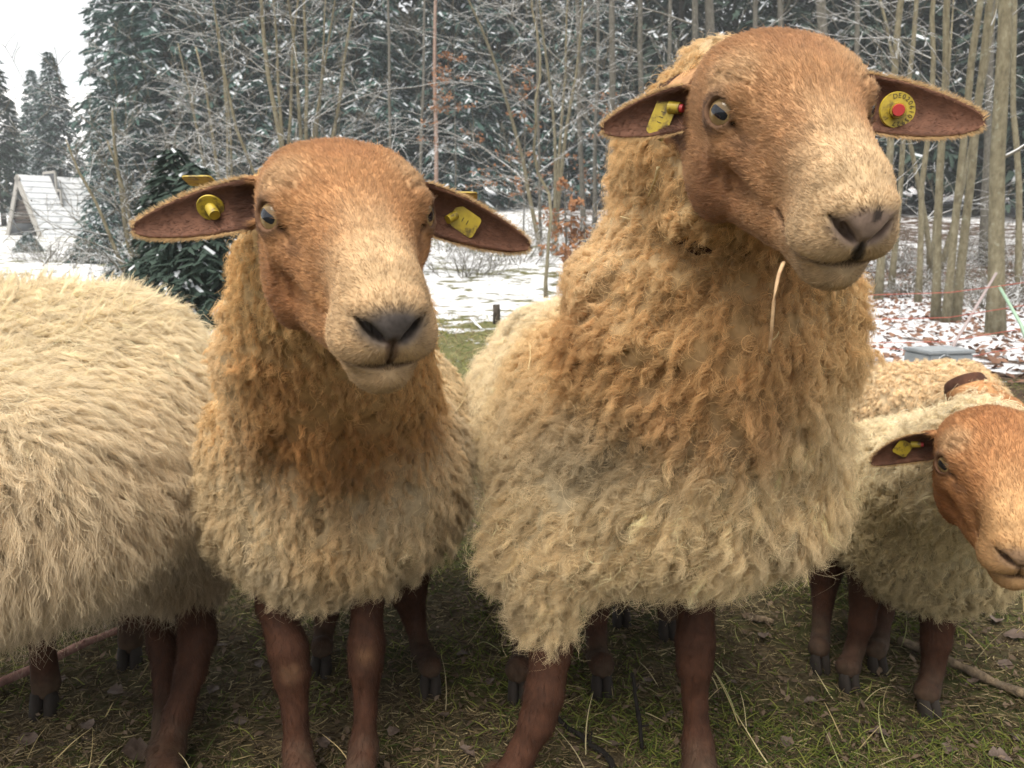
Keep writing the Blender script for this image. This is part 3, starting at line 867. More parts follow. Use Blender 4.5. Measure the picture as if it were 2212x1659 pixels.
# ---------------------------------------------------------------- sheep: skin, fleece, wool
def tint_mat(name, rough=0.85, bump_scale=None, sheen=0.0, bump_strength=0.3):
    m, nt, b = new_mat(name)
    at = nd(nt, 'ShaderNodeAttribute', attribute_name='tint')
    tc = nd(nt, 'ShaderNodeTexCoord')
    n = noise(nt, tc.outputs['Object'], 90, 5)
    v = ramp(nt, n, [(0.3, (0.72, 0.72, 0.72)), (0.7, (1.18, 1.18, 1.18))])
    nt.links.new(mixc(nt, 1.0, at.outputs['Color'], v, 'MULTIPLY'), b.inputs['Base Color'])
    b.inputs['Roughness'].default_value = rough
    b.inputs['Specular IOR Level'].default_value = 0.25
    if bump_scale:
        bump(nt, b, noise(nt, tc.outputs['Object'], bump_scale, 6, 0.65), bump_strength, 0.004)
    return m
def hair_mat(name, transl=0.3, rough=0.55, spec=0.25):
    m, nt, b = new_mat(name)
    at = nd(nt, 'ShaderNodeAttribute', attribute_name='tint')
    nt.links.new(at.outputs['Color'], b.inputs['Base Color'])
    b.inputs['Roughness'].default_value = rough
    b.inputs['Specular IOR Level'].default_value = spec
    tr = nd(nt, 'ShaderNodeBsdfTranslucent')
    nt.links.new(at.outputs['Color'], tr.inputs['Color'])
    mx = nd(nt, 'ShaderNodeMixShader')
    mx.inputs[0].default_value = transl
    nt.links.new(b.outputs[0], mx.inputs[1]); nt.links.new(tr.outputs[0], mx.inputs[2])
    out = [n for n in nt.nodes if n.type == 'OUTPUT_MATERIAL'][0]
    nt.links.new(mx.outputs[0], out.inputs['Surface'])
    return m
M_SKIN = tint_mat('sheep_skin', 0.8, 420, bump_strength=0.15)
M_FLEECE = tint_mat('fleece_base', 0.95, 180)
M_WOOL = hair_mat('wool', 0.24, 0.6, 0.15)
M_FUR = hair_mat('short_fur', 0.22, 0.5, 0.3)
M_HOOF, nt, b = new_mat('hoof')
b.inputs['Base Color'].default_value = (0.020, 0.014, 0.010, 1); b.inputs['Roughness'].default_value = 0.85
bump(nt, b, noise(nt, nd(nt, 'ShaderNodeTexCoord').outputs['Object'], 120), 0.4, 0.002)

def eye_mat():
    m, nt, b = new_mat('sheep_eye')
    tc = nd(nt, 'ShaderNodeTexCoord')
    sp = nd(nt, 'ShaderNodeSeparateXYZ'); nt.links.new(tc.outputs['Object'], sp.inputs[0])
    def mth(op, a, bb=None):
        n = nd(nt, 'ShaderNodeMath', operation=op)
        for s, v in zip(n.inputs, (a, bb)):
            if v is None: continue
            if hasattr(v, 'is_linked'): nt.links.new(v, s)
            else: s.default_value = v
        return n.outputs[0]
    # object space: x along the slit, y up, z out of the eye, radius 1
    x2 = mth('POWER', mth('ABSOLUTE', mth('DIVIDE', sp.outputs[0], 0.56)), 4.0)
    y2 = mth('POWER', mth('ABSOLUTE', mth('DIVIDE', sp.outputs[1], 0.25)), 3.0)
    pup = mth('ADD', x2, y2)
    r = mth('SQRT', mth('ADD', mth('POWER', sp.outputs[0], 2.0), mth('POWER', sp.outputs[1], 2.0)))
    nz = noise(nt, tc.outputs['Object'], 6, 4)
    iris = ramp(nt, mth('ADD', r, mth('MULTIPLY', mth('SUBTRACT', nz, 0.5), 0.15)),
                [(0.3, (0.14, 0.09, 0.04)), (0.60, (0.30, 0.21, 0.10)), (0.74, (0.20, 0.13, 0.06)), (0.80, (0.02, 0.015, 0.012)), (0.97, (0.03, 0.022, 0.02))])
    col = mixc(nt, ramp(nt, pup, [(0.85, (1, 1, 1)), (1.0, (0, 0, 0))]), iris, (0.006, 0.008, 0.014))
    nt.links.new(col, b.inputs['Base Color'])
    b.inputs['Roughness'].default_value = 0.03
    b.inputs['Specular IOR Level'].default_value = 0.6
    b.inputs['Coat Weight'].default_value = 0.0
    b.inputs['Coat Roughness'].default_value = 0.03
    return m
M_EYE = eye_mat()

CAM_P = np.array([0, 0, CAM_H])
def make_curves(name, pts, rad, col, mat, parent):
    """pts (M, n, 3), rad (M, n) or (n,), col (M, 3)"""
    M, n, _ = pts.shape
    cu = bpy.data.hair_curves.new(name)
    cu.add_curves([n] * M)
    cu.points.foreach_set('position', np.ascontiguousarray(pts, np.float32).ravel())
    r = np.broadcast_to(rad, (M, n))
    cu.points.foreach_set('radius', np.ascontiguousarray(r, np.float32).ravel())
    a = cu.attributes.new('tint', 'FLOAT_COLOR', 'CURVE')
    c = np.ones((M, 4), np.float32); c[:, :3] = col
    a.data.foreach_set('color', c.ravel())
    cu.materials.append(mat)
    o = bpy.data.objects.new(name, cu)
    COL.objects.link(o)
    o.parent = parent
    o['kind'] = 'stuff'
    return o
def sample_surface(v, t, n, N, weight=None, cull=-0.3):
    a = np.cross(v[t[:, 1]] - v[t[:, 0]], v[t[:, 2]] - v[t[:, 0]])
    area = np.linalg.norm(a, axis=1)
    ctr = v[t].mean(1); fn = n[t].mean(1)
    tocam = CAM_P - ctr; tocam /= np.linalg.norm(tocam, axis=1)[:, None]
    w = area * ((fn * tocam).sum(1) > cull)
    if weight is not None: w = w * weight(ctr, fn)
    # what the lens cannot reach needs no wool
    q = proj(ctr); w = w * ((q[:, 0] > -160) & (q[:, 0] < 2380) & (q[:, 1] > -120) & (q[:, 1] < 1800))
    if w.sum() <= 0: w = area
    k = rng.choice(len(t), N, p=w / w.sum())
    r1, r2 = np.sqrt(rng.random(N)), rng.random(N)
    ba = np.stack([1 - r1, r1 * (1 - r2), r1 * r2], 1)
    p = (v[t[k]] * ba[..., None]).sum(1); nn = (n[t[k]] * ba[..., None]).sum(1)
    nn /= np.linalg.norm(nn, axis=1)[:, None] + 1e-9
    return p, nn
def wool(obj, parent, locks, per, L, lock_r, lift, curl, freq, rad, colfn, flow, clump=0.75, droop=0.25,
         npt=9, weight=None, jitter=0.18, own=0.10, var=0.12, lenfn=None, cull=-0.3, name='wool', lockvar=0.10):
    v, t, n = mesh_arrays(obj)
    p, nn = sample_surface(v, t, n, locks, weight, cull)
    fl = flow(p, nn)
    fl = unit(fl - nn * (fl * nn).sum(1)[:, None])
    d = unit(nn * lift + fl * (1 - lift) + rng.normal(0, jitter, p.shape))
    u = unit(np.cross(d, rng.normal(0, 1, p.shape))); w = np.cross(d, u)
    LL = rng.uniform(L[0], L[1], locks)
    if lenfn is not None: LL = LL * lenfn(p)
    lid = np.repeat(np.arange(locks), per); M = len(lid)
    t1 = unit(np.cross(nn, d + 0.01)); t2 = np.cross(nn, t1)
    rr = lock_r * np.sqrt(rng.random(M)); th = rng.uniform(0, 2 * math.pi, M)
    off = (rr * np.cos(th))[:, None] * t1[lid] + (rr * np.sin(th))[:, None] * t2[lid]
    ts = np.linspace(0, 1, npt)
    sl = LL[lid] * rng.uniform(0.72, 1.12, M)
    f = rng.uniform(freq[0], freq[1], locks); ph = rng.uniform(0, 2 * math.pi, locks)
    am = curl * rng.uniform(0.6, 1.5, locks)
    f2 = f[lid] * rng.uniform(0.7, 1.6, M); ph2 = rng.uniform(0, 2 * math.pi, M)
    pts = np.empty((M, npt, 3), np.float32)
    root = p[lid] + off - nn[lid] * 0.004
    own_a = own * rng.uniform(0.4, 1.6, M)
    for i, tt in enumerate(ts):
        a = 2 * math.pi * f * tt + ph; e = tt ** 0.75
        ca = (am * e * np.cos(a))[:, None] * u + (am * e * np.sin(a))[:, None] * w
        a2 = 2 * math.pi * f2 * tt + ph2
        co = (own_a * tt * np.cos(a2))[:, None] * u[lid] + (own_a * tt * np.sin(a2))[:, None] * w[lid]
        g = np.array([0, 0, -droop * tt * tt])
        pts[:, i] = root - off * (clump * tt ** 0.8) + sl[:, None] * (d[lid] * tt + ca[lid] + co + g)
    pts -= (pts[:, :1] - root[:, None].astype(np.float32))
    c = colfn(p, nn) * rng.normal(1, lockvar, locks)[:, None]
    c = c[lid] * rng.normal(1, var, M)[:, None]
    rads = (rad * rng.uniform(0.6, 1.3, M))[:, None] * (1 - 0.72 * ts ** 1.5)[None]
    return make_curves(name, pts, rads, np.clip(c, 0.004, 0.95), M_WOOL, parent)
def fur(obj, parent, N, weight, Lfn, lift, flow, colfn, rad=0.00028, npt=4, cull=-0.25, name='fur', var=0.16, jitter=0.12, bend=0.35):
    v, t, n = mesh_arrays(obj)
    p, nn = sample_surface(v, t, n, N, weight, cull)
    fl = flow(p, nn); fl = unit(fl - nn * (fl * nn).sum(1)[:, None])
    d = unit(nn * lift + fl * (1 - lift) + rng.normal(0, jitter, p.shape))
    L = Lfn(p) * rng.uniform(0.6, 1.25, N)
    ts = np.linspace(0, 1, npt)
    side = rng.normal(0, 0.12, p.shape)
    pts = p[:, None] - nn[:, None] * 0.0006 + L[:, None, None] * (d[:, None] * ts[None, :, None] + (fl * bend - nn * bend * 0.35 + side)[:, None] * (ts ** 2)[None, :, None])
    # clumping gives the coat its fine tufts
    g = vnoise(p, 240, 3, 2)[:, None, None]
    pts = pts + (np.cross(nn, fl)[:, None]) * g * L[:, None, None] * (0.7 * ts[None, :, None])
    c = colfn(p, nn) * rng.normal(1, var, N)[:, None] * (1 + 0.22 * vnoise(p, 160, 5, 2))[:, None]
    rads = (rad * rng.uniform(0.6, 1.3, N))[:, None] * (1 - 0.8 * ts ** 1.5)[None]
    return make_curves(name, pts, rads, np.clip(c, 0.004, 0.95), M_FUR, parent)

def sdf_mesh(fn, lo, hi, h, smooth=1):
    ax, g = grid(lo, hi, h)
    f = fn(g)
    f[0] = f[-1] = 1; f[:, 0] = f[:, -1] = 1; f[:, :, 0] = f[:, :, -1] = 1
    v, q = surface_nets(f, ax)
    return (relax(v, q, smooth, 0.5) if smooth else v), q
def chain_sdf(p, pts, rads, k=0.012):
    d = None
    for a, b, ra, rb in zip(pts[:-1], pts[1:], rads[:-1], rads[1:]):
        c = cone(p, a, b, ra, rb)
        d = c if d is None else smin(d, c, k)
    return d
def union(objs):
    base = objs[0]
    for o in objs[1:]:
        for solver in ('MANIFOLD', 'EXACT'):
            m = base.modifiers.new('u', 'BOOLEAN'); m.operation = 'UNION'; m.object = o; m.solver = solver
            me = bpy.data.meshes.new_from_object(base.evaluated_get(bpy.context.evaluated_depsgraph_get()))
            base.modifiers.clear()
            if len(me.polygons) > len(base.data.polygons) * 0.6 + len(o.data.polygons) * 0.3:
                base.data = me
                break
        bpy.data.objects.remove(o)
    base.data.polygons.foreach_set('use_smooth', np.ones(len(base.data.polygons), bool))
    return base

FACE = dict(tan=(0.385, 0.205, 0.092), red=(0.285, 0.13, 0.055), sand=(0.47, 0.335, 0.195), pale=(0.44, 0.30, 0.17), dark=(0.085, 0.045, 0.03), nose=(0.10, 0.085, 0.08), ear=(0.115, 0.053, 0.033))
def face_color(L, pal=FACE, nose_dark=1.0):
    """colour of the coat at sculpt coordinates L (cm)"""
    x, y, z = np.abs(L[..., 0]), L[..., 1], L[..., 2]
    def bl(c, col, w): return c * (1 - w[..., None]) + np.array(col) * w[..., None]
    c = np.tile(np.array(pal['tan']), L.shape[:-1] + (1,)).astype(float)
    nz = vnoise(L, 0.35, 2, 3)
    c = bl(c, pal['red'], np.clip(sstep(-6, 0, -np.abs(y - 10)) * sstep(3.0, 5.5, x) * sstep(-3.5, -7, z) + 0.45 * nz, 0, 0.85))     # cheek
    c = bl(c, pal['red'], 0.55 * sstep(3.5, 1.5, x) * sstep(9, 6, y) * sstep(-2, 1, y))                                      # crown
    e = np.sqrt((x - 5.2) ** 2 + (y - 7.2) ** 2 + (z - 0.6) ** 2)
    c = bl(c, pal['pale'], 0.65 * sstep(3.4, 1.2, e))                                                                         # brow
    c = bl(c, pal['sand'], 0.5 * sstep(10, 16, y) * sstep(3.2, 1.0, x) * sstep(-5, -1, z))                                     # nose ridge
    c = bl(c, pal['sand'], 0.85 * sstep(14.5, 21.5, y + 0.25 * z + 1.2 * nz))                                                             # muzzle
    c = bl(c, pal['red'], 0.6 * sstep(-9, -11.5, z) * sstep(18, 12, y))
    er = np.sqrt((x - EYE_C[0]) ** 2 + (y - EYE_C[1]) ** 2 + (z - EYE_C[2]) ** 2)
    c = bl(c, pal['dark'], 0.85 * sstep(2.5, 1.85, er))                                                                        # lids
    c = bl(c, pal['dark'], 0.45 * sstep(1.5, 0.3, np.sqrt((x - 4.9) ** 2 + ((y - 12.0) / 1.8) ** 2 + ((z + 3.2) / 0.8) ** 2)))   # darker along the tear groove
    c = c * (1 + 0.16 * vnoise(L, 1.1, 7, 3))[..., None]
    # nose leather
    nzn = 0.5 * vnoise(L, 1.2, 4, 2)
    ns = np.sqrt(((x) / 3.1) ** 2 + ((z + 4.2) / 1.75) ** 2) + 0.2 * nzn
    c = bl(c, np.array(pal['nose']), nose_dark * sstep(1.2, 0.6, ns) * sstep(21.5, 23.0, y))
    c = c * (1 - (0.35 * sstep(0.0, 0.6, vnoise(L, 3.2, 14, 2)) * sstep(1.1, 0.8, ns) * sstep(22, 23, y))[..., None])
    cl = np.sqrt((x / 0.7) ** 2 + ((z + 6.2) / 1.7) ** 2) + 0.25 * nzn
    c = bl(c, pal['dark'], 0.75 * nose_dark * sstep(1.15, 0.6, cl) * sstep(22.5, 23.8, y))
    mo = np.abs(z - np.interp(y, [16, 18, 20, 22.5, 24.5, 27], [-6.3, -6.7, -7.3, -7.75, -7.7, -7.5]))
    c = bl(c, pal['dark'], 0.6 * sstep(0.5, 0.2, mo) * sstep(17, 18, y))
    return c
def unwarp(p):
    p = np.array(p, float)
    p[..., 1] = np.where(p[..., 1] > 8, 8 + (p[..., 1] - 8) / 0.86, p[..., 1])
    p[..., 0] = p[..., 0] / (1 - 0.13 * sstep(11, 21, p[..., 1]))
    return p

LEG = np.array([0.056, 0.0225, 0.012])
def hoof(name, c, fwd, parent, s=1.0):
    """two toed hoof standing at c, toes towards fwd"""
    f = unit(np.array([fwd[0], fwd[1], 0.0])); r = np.array([f[1], -f[0], 0])
    mb = MB()
    for sd in (-1, 1):
        rings = []
        for z, l, w, o in ((-0.012, 0.023, 0.0115, 0.006), (0.0, 0.023, 0.0115, 0.006), (0.014, 0.020, 0.011, 0.002), (0.032, 0.014, 0.009, -0.002)):
            th = np.linspace(0, 2 * math.pi, 10, endpoint=False)
            rings.append(np.array([c + f * (o + l * math.cos(a) * (1.1 if math.cos(a) > 0 else .8)) * s + r * (sd * 0.0100 + w * math.sin(a)) * s + np.array([0, 0, z * s]) for a in th]))
        v = np.concatenate(rings); fs = []
        for i in range(3):
            for j in range(10):
                k = (j + 1) % 10
                fs.append((i * 10 + j, i * 10 + k, i * 10 + 10 + k, i * 10 + 10 + j))
        fs += [tuple(range(9, -1, -1)), tuple(range(30, 40))]
        mb.add(v, fs)
    return mb.build(name, M_HOOF, parent)

def build_sheep(spec):
    """spec: root, core (list of cone/ellipsoid for the torso under the wool), legs, head, ears, fleece fn, ..."""
    root = empty('sheep', spec['root'])
    bpy.context.view_layer.update()
    inv = np.array(spec['root'], float)
    head = spec.get('head')
    def core(p):
        d = None
        for it in spec['core']:
            c = ell(p, *it[1:]) if it[0] == 'e' else cone(p, *it[1:])
            d = c if d is None else smin(d, c, 0.05)
        for lg in spec['legs']:
            d = smin(d, chain_sdf(p, lg['pts'], lg['r']), 0.02)
        return d
    lo, hi = spec['bounds']
    v, q = sdf_mesh(core, lo, hi, spec.get('step', 0.009), 1)
    body = mesh_from('body', v, q, M_SKIN)
    pieces = [body]
    if head is not None:
        pieces.append(mesh_from('tmp_head', head.w_(HV), HQ))
    ears = spec.get('ears', [])
    for e in ears:
        ev, ef = place_ear(*e)
        o = mesh_from('tmp_ear', ev, ef)
        bm = bmesh.new(); bm.from_mesh(o.data); bmesh.ops.recalc_face_normals(bm, faces=bm.faces); bm.to_mesh(o.data); bm.free()
        pieces.append(o)
    union(pieces)
    bv, bt, bn = mesh_arrays(body)
    def color(p, n):
        c = np.tile(LEG, (len(p), 1)) * (1 + 0.45 * vnoise(p, 38, 8, 3))[:, None]
        c = mixv(c, np.array([0.075, 0.055, 0.036]), np.clip(0.6 * sstep(0.10, 0.03, p[:, 2] + 0.03 * vnoise(p, 50, 12, 2)), 0, 0.8))
        pale_joint = spec.get('knees')
        if pale_joint is not None:
            for k in pale_joint:
                w = (0.28 + 0.2 * vnoise(p, 120, 9, 2)) * sstep(0.026, 0.004, np.linalg.norm(p - k, axis=1))
                c = c * (1 - w[:, None]) + np.array([0.26, 0.15, 0.08]) * w[:, None]
        if head is not None:
            L = head.inv(p)
            near = (np.abs(L[:, 0]) < 9.5) & (L[:, 1] > -9) & (L[:, 2] > -17) & (L[:, 2] < 7)
            fc = face_color(unwarp(L), spec.get('pal', FACE), spec.get('nose_dark', 1.0))
            if 'face_extra' in spec: fc = spec['face_extra'](unwarp(L), fc)
            c = np.where(near[:, None], fc, c)
        for (r, tp, op) in [q[:3] for q in ears]:
            r = np.asarray(r); ax = np.asarray(tp) - r; Ln = np.linalg.norm(ax); ax = ax / Ln
            t = (p - r) @ ax
            rad = np.linalg.norm(p - r - t[:, None] * ax, axis=1)
            m = (t > 0.10 * Ln) & (t < 1.2 * Ln) & (rad < 0.36 * Ln)
            inner = sstep(-0.05, 0.35, (n @ unit(np.asarray(op, float))))
            pal = spec.get('pal', FACE)
            ec = np.array(pal['tan']) * 0.9 * (1 - inner[:, None]) + np.array(pal['ear']) * inner[:, None]
            w = (m * sstep(0.10 * Ln, 0.2 * Ln, t))[:, None]
            c = c * (1 - w) + ec * w
        return c
    set_cols(body.data, color(bv, bn))
    fl = None
    if 'fleece' in spec:
        fv, fq = sdf_mesh(spec['fleece'], *spec['fleece_bounds'], spec.get('fstep', 0.011), 1)
        fl = mesh_from('fleece', fv, fq, M_FLEECE)
        v_, t_, n_ = mesh_arrays(fl)
        set_cols(fl.data, spec['fcol'](v_, n_) * 0.6)  # base darkened: the shade deep between the locks is put into its colour
    spec['_color'] = color
    def attach(o, par):
        o.parent = par
        if par is root: o.location = tuple(-inv)
    attach(body, root)
    if fl: attach(fl, root)
    if head is not None:
        for s in spec.get('eyes', (1, -1)):
            bpy.ops.mesh.primitive_uv_sphere_add(segments=40, ring_count=24, radius=1)
            e = bpy.context.object; e.name = 'eye'
            e.data.materials.append(M_EYE)
            e.data.polygons.foreach_set('use_smooth', np.ones(len(e.data.polygons), bool))
            n_ = head.d_(EYE_N * [s, 1, 1])
            f_ = head.d_(np.array([-0.52 * s, 0.82, 0.05]) * 0.96 - np.array([0, 0, 0.28]))
            x_ = unit(f_ - n_ * (f_ @ n_)); y_ = np.cross(n_, x_)
            k = EYE_R * head.k
            c = head.w_(EYE_C * [s, 1, 1]) - inv
            e.parent = root
            e.matrix_local = Matrix(((x_[0] * k, y_[0] * k, n_[0] * k, c[0]), (x_[1] * k, y_[1] * k, n_[1] * k, c[1]), (x_[2] * k, y_[2] * k, n_[2] * k, c[2]), (0, 0, 0, 1)))
    for lg in spec['legs']:
        if lg.get('hoof') is not None:
            h = hoof('hoof', np.asarray(lg['hoof'], float), lg['fwd'], None, lg.get('hs', 1.0))
            attach(h, root)
    tag(root, spec['label'], 'sheep', 'flock of fox-brown sheep')
    spec.update(obj=root, body=body, fleece_obj=fl)
    return spec
# ---------------------------------------------------------------- colours of the wool
def blob(p, c, r): return np.exp(-(((p - np.asarray(c)) / np.asarray(r)) ** 2).sum(-1))
CREAM = np.array([0.70, 0.55, 0.355]); GOLD = np.array([0.66, 0.45, 0.22]); RUST = np.array([0.42, 0.22, 0.085]); GREY = np.array([0.46, 0.39, 0.28]); WHITE = np.array([0.82, 0.72, 0.53])
def grooves(d, p, lines, depth=0.03):
    """dark partings where the fleece folds; lines of (px, py, px, py, Y, width)"""
    for (a, b2, c, e, Y, w) in lines:
        g = cone(p, P(a, b2, Y), P(c, e, Y), w, w * 0.55)
        g = np.minimum(g, cone(p, P(a, b2, Y + 0.06), P(c, e, Y + 0.06), w, w * 0.55))
        d = smax(d, -np.maximum(g, -(d + depth)), 0.012)
    return d
def off_grooves(lines, base):
    def w(c, n):
        q = proj(c); k = np.ones(len(c))
        for (a, b2, e, f, Y, wd) in lines:
            A_ = np.array([a, b2], float); B_ = np.array([e, f], float)
            t = np.clip(((q - A_) @ (B_ - A_)) / ((B_ - A_) @ (B_ - A_)), 0, 1)
            k *= sstep(0.3, 1.0, np.linalg.norm(q - A_ - t[:, None] * (B_ - A_), axis=1) / (wd * 1.1 * FPX / Y))
        return base(c, n) * (0.06 + 0.94 * k)
    return w
FOLDS_B = [(690, 870, 560, 960, 1.02, 0.012), (780, 880, 830, 980, 1.02, 0.012), (735, 880, 720, 1010, 1.02, 0.011), (800, 900, 900, 950, 1.02, 0.011), (640, 980, 590, 1060, 1.06, 0.0095),
           (860, 1000, 905, 1120, 1.08, 0.011), (790, 1080, 815, 1200, 1.1, 0.0095), (850, 1180, 880, 1270, 1.12, 0.0095), (690, 1090, 680, 1180, 1.1, 0.0085), (560, 1120, 540, 1220, 1.12, 0.0095), (930, 1120, 960, 1220, 1.14, 0.0095)]
FOLDS_C = [(1625, 600, 1600, 700, 0.97, 0.014), (1600, 700, 1550, 900, 0.98, 0.013), (1545, 720, 1420, 830, 0.96, 0.013), (1430, 720, 1300, 780, 0.98, 0.011), (1520, 880, 1490, 980, 1.0, 0.012),
           (1640, 800, 1720, 900, 1.0, 0.012), (1580, 900, 1640, 1010, 1.02, 0.011), (1420, 880, 1300, 980, 1.02, 0.011), (1560, 1010, 1600, 1120, 1.04, 0.0095), (1420, 1050, 1360, 1160, 1.04, 0.0095), (1700, 960, 1760, 1060, 1.05, 0.0095),
           (1250, 1050, 1160, 1150, 1.06, 0.0095), (1500, 1130, 1510, 1220, 1.06, 0.0095), (1650, 1100, 1680, 1200, 1.06, 0.0085), (1330, 600, 1260, 700, 1.0, 0.0095)]
def pleats(p, c, amp, seed, r0, r1, k=5.0):
    """ridges of fleece that fan out below the throat c"""
    dx = p[..., 0] - c[0]; dz = c[2] - p[..., 2]
    th = np.arctan2(dx, dz + 0.02); r = np.hypot(dx, dz)
    q = np.stack([th * k, r * 9.0, p[..., 1] * 3.0], -1)
    return (amp * vnoise(q, 1.0, seed, 2) * sstep(r0 * 0.3, r0, r) * sstep(r1, r1 * 0.6, r)).astype(np.float32)
def lumps(p, amp, sc, seed):
    return amp * vnoise(p, sc, seed, 3).astype(np.float32)

# ---------------------------------------------------------------- the ewe that faces the camera
hB = Head(0.405, 0.4164, -0.0250, (-0.1762, 0.8123, 0.938), 1.08)
nB = hB.w_((0, -3, -8))
def fleece_B(p):
    d = cone(p, hB.w_((0, -5, -9.5)), P(708, 780, 1.12), 0.080, 0.152)
    d = smin(d, ell(p, P(716, 985, 1.25), (0.195, 0.17, 0.195)), 0.08)
    d = smin(d, ell(p, P(717, 1085, 1.27), (0.20, 0.165, 0.118)), 0.06)
    d = smin(d, cone(p, P(740, 1000, 1.42), P(800, 930, 1.72), 0.225, 0.215), 0.08)
    d = smin(d, ell(p, P(670, 1215, 1.21), (0.07, 0.065, 0.045)), 0.04)
    d = grooves(d, p, FOLDS_B)
    return d + lumps(p, 0.010, 20, 1) + lumps(p, 0.006, 55, 9) + pleats(p, P(745, 800, 1.05), 0.020, 51, 0.05, 0.36, 4.5)
def col_B(p, n):
    c = np.tile(np.array([0.66, 0.53, 0.34]), (len(p), 1))
    c = mixv(c, GREY, sstep(0.0, 0.5, vnoise(p, 14, 21, 3)) * 0.6)
    q = proj(p)
    nk = sstep(0.53, 0.65, p[:, 2] + 0.04 * vnoise(p, 12, 5))                       # neck wool is golden
    c = mixv(c, GOLD, 0.95 * nk * sstep(1.45, 1.25, p[:, 1]))
    c = mixv(c, RUST, np.clip(1.15 * blob(p, P(735, 965, 1.05), (0.11, 0.3, 0.075)), 0, 0.9))
    c = mixv(c, RUST, np.clip(0.7 * blob(p, P(600, 930, 1.05), (0.05, 0.3, 0.04)), 0, 0.8))
    c = mixv(c, RUST * 1.1, np.clip(0.8 * blob(p, P(660, 800, 1.02), (0.075, 0.3, 0.06)), 0, 0.75))
    c = mixv(c, GOLD * 0.95, 0.55 * blob(p, P(720, 1180, 1.1), (0.06, 0.3, 0.09)))
    c = mixv(c, CREAM * 1.08, 0.8 * blob(p, P(490, 700, 1.05), (0.03, 0.4, 0.14)))
    return c
def leg(pts, r, hoof_at=None, fwd=(0, -1), hs=1.0):
    return dict(pts=[np.asarray(a, float) for a in pts], r=r, hoof=hoof_at, fwd=fwd, hs=hs)
gB1, gB2, gB3, gB4 = G(648, 1730), G(778, 1722), G(695, 1448), G(930, 1492)
B = dict(root=(P(720, 1300, 1.45)[0], 1.45, 0.0), head=hB, label='tan-faced sheep facing the camera with both ears straight out, left of the taller one',
    core=[('c', hB.w_((0, 0, -6)), P(708, 800, 1.16), 0.06, 0.10), ('e', P(716, 1020, 1.28), (0.15, 0.13, 0.15)), ('c', P(735, 1000, 1.4), P(800, 940, 1.7), 0.18, 0.17)],
    legs=[leg([P(600, 1180, 1.26), P(592, 1300, 1.22), P(622, 1400, 1.195), P(630, 1455, 1.19), P(638, 1540, 1.18), P(642, 1620, 1.17), gB1 + [0, 0.01, 0.04]], [0.05, 0.028, 0.0305, 0.0285, 0.0195, 0.0225, 0.027], gB1),
          leg([P(800, 1180, 1.26), P(793, 1300, 1.22), P(792, 1390, 1.2), P(790, 1440, 1.195), P(790, 1530, 1.185), P(786, 1610, 1.175), gB2 + [0, 0.01, 0.04]], [0.05, 0.025, 0.0285, 0.0260, 0.0175, 0.0220, 0.026], gB2),
          leg([P(700, 1250, 1.6), P(705, 1330, 1.60), P(695, 1395, 1.56), gB3 + [0, 0.01, 0.045]], [0.06, 0.024, 0.019, 0.024], gB3),
          leg([P(870, 1230, 1.55), P(893, 1330, 1.55), P(908, 1400, 1.52), gB4 + [0, 0.01, 0.045]], [0.06, 0.023, 0.019, 0.024], gB4)],
    knees=[P(630, 1455, 1.165), P(790, 1418, 1.17)],
    ears=[(hB.w_((5.2, 2.6, -2.6)), P(310, 462, .84), (-.15, -1, .1), 0.74), (hB.w_((-5.2, 2.6, -2.6)), P(1126, 497, .95), (.1, -1, .1), 0.72)],
    bounds=((-0.62, 0.78, -0.01), (0.08, 1.95, 1.02)), fleece=fleece_B, fleece_bounds=((-0.68, 0.75, 0.18), (0.12, 2.0, 1.08)), fcol=col_B)

# ---------------------------------------------------------------- the taller ewe looking past the camera
hC = Head(0.1707, 0.5594, -0.0637, (0.2531, 0.8613, 1.0502), 1.12)
def fleece_C(p):
    d = cone(p, P(1545, 330, 1.04), P(1525, 640, 1.10), 0.112, 0.183)
    d = smin(d, ell(p, P(1605, 168, 1.0), (0.075, 0.065, 0.036)), 0.05)
    d = smin(d, ell(p, P(1520, 790, 1.13), (0.20, 0.17, 0.17)), 0.06)
    d = smin(d, ell(p, P(1445, 1000, 1.22), (0.26, 0.20, 0.17)), 0.08)
    d = smin(d, ell(p, P(1490, 1070, 1.2), (0.205, 0.165, 0.078)), 0.06)
    d = smin(d, ell(p, P(1185, 1165, 1.17), (0.095, 0.10, 0.10)), 0.06)
    d = smin(d, ell(p, P(1185, 1310, 1.14), (0.034, 0.04, 0.05)), 0.04)
    d = smin(d, ell(p, P(1500, 1195, 1.19), (0.055, 0.05, 0.035)), 0.03)
    d = smin(d, ell(p, hC.w_((0, 2.0, -13.5)), (0.075, 0.075, 0.055)), 0.04)
    d = smin(d, cone(p, P(1370, 930, 1.42), P(1235, 880, 1.82), 0.255, 0.235), 0.08)
    d = grooves(d, p, FOLDS_C)
    return d + lumps(p, 0.011, 20, 2) + lumps(p, 0.007, 50, 19) + pleats(p, P(1625, 560, 1.0), 0.024, 52, 0.06, 0.50, 4.5)
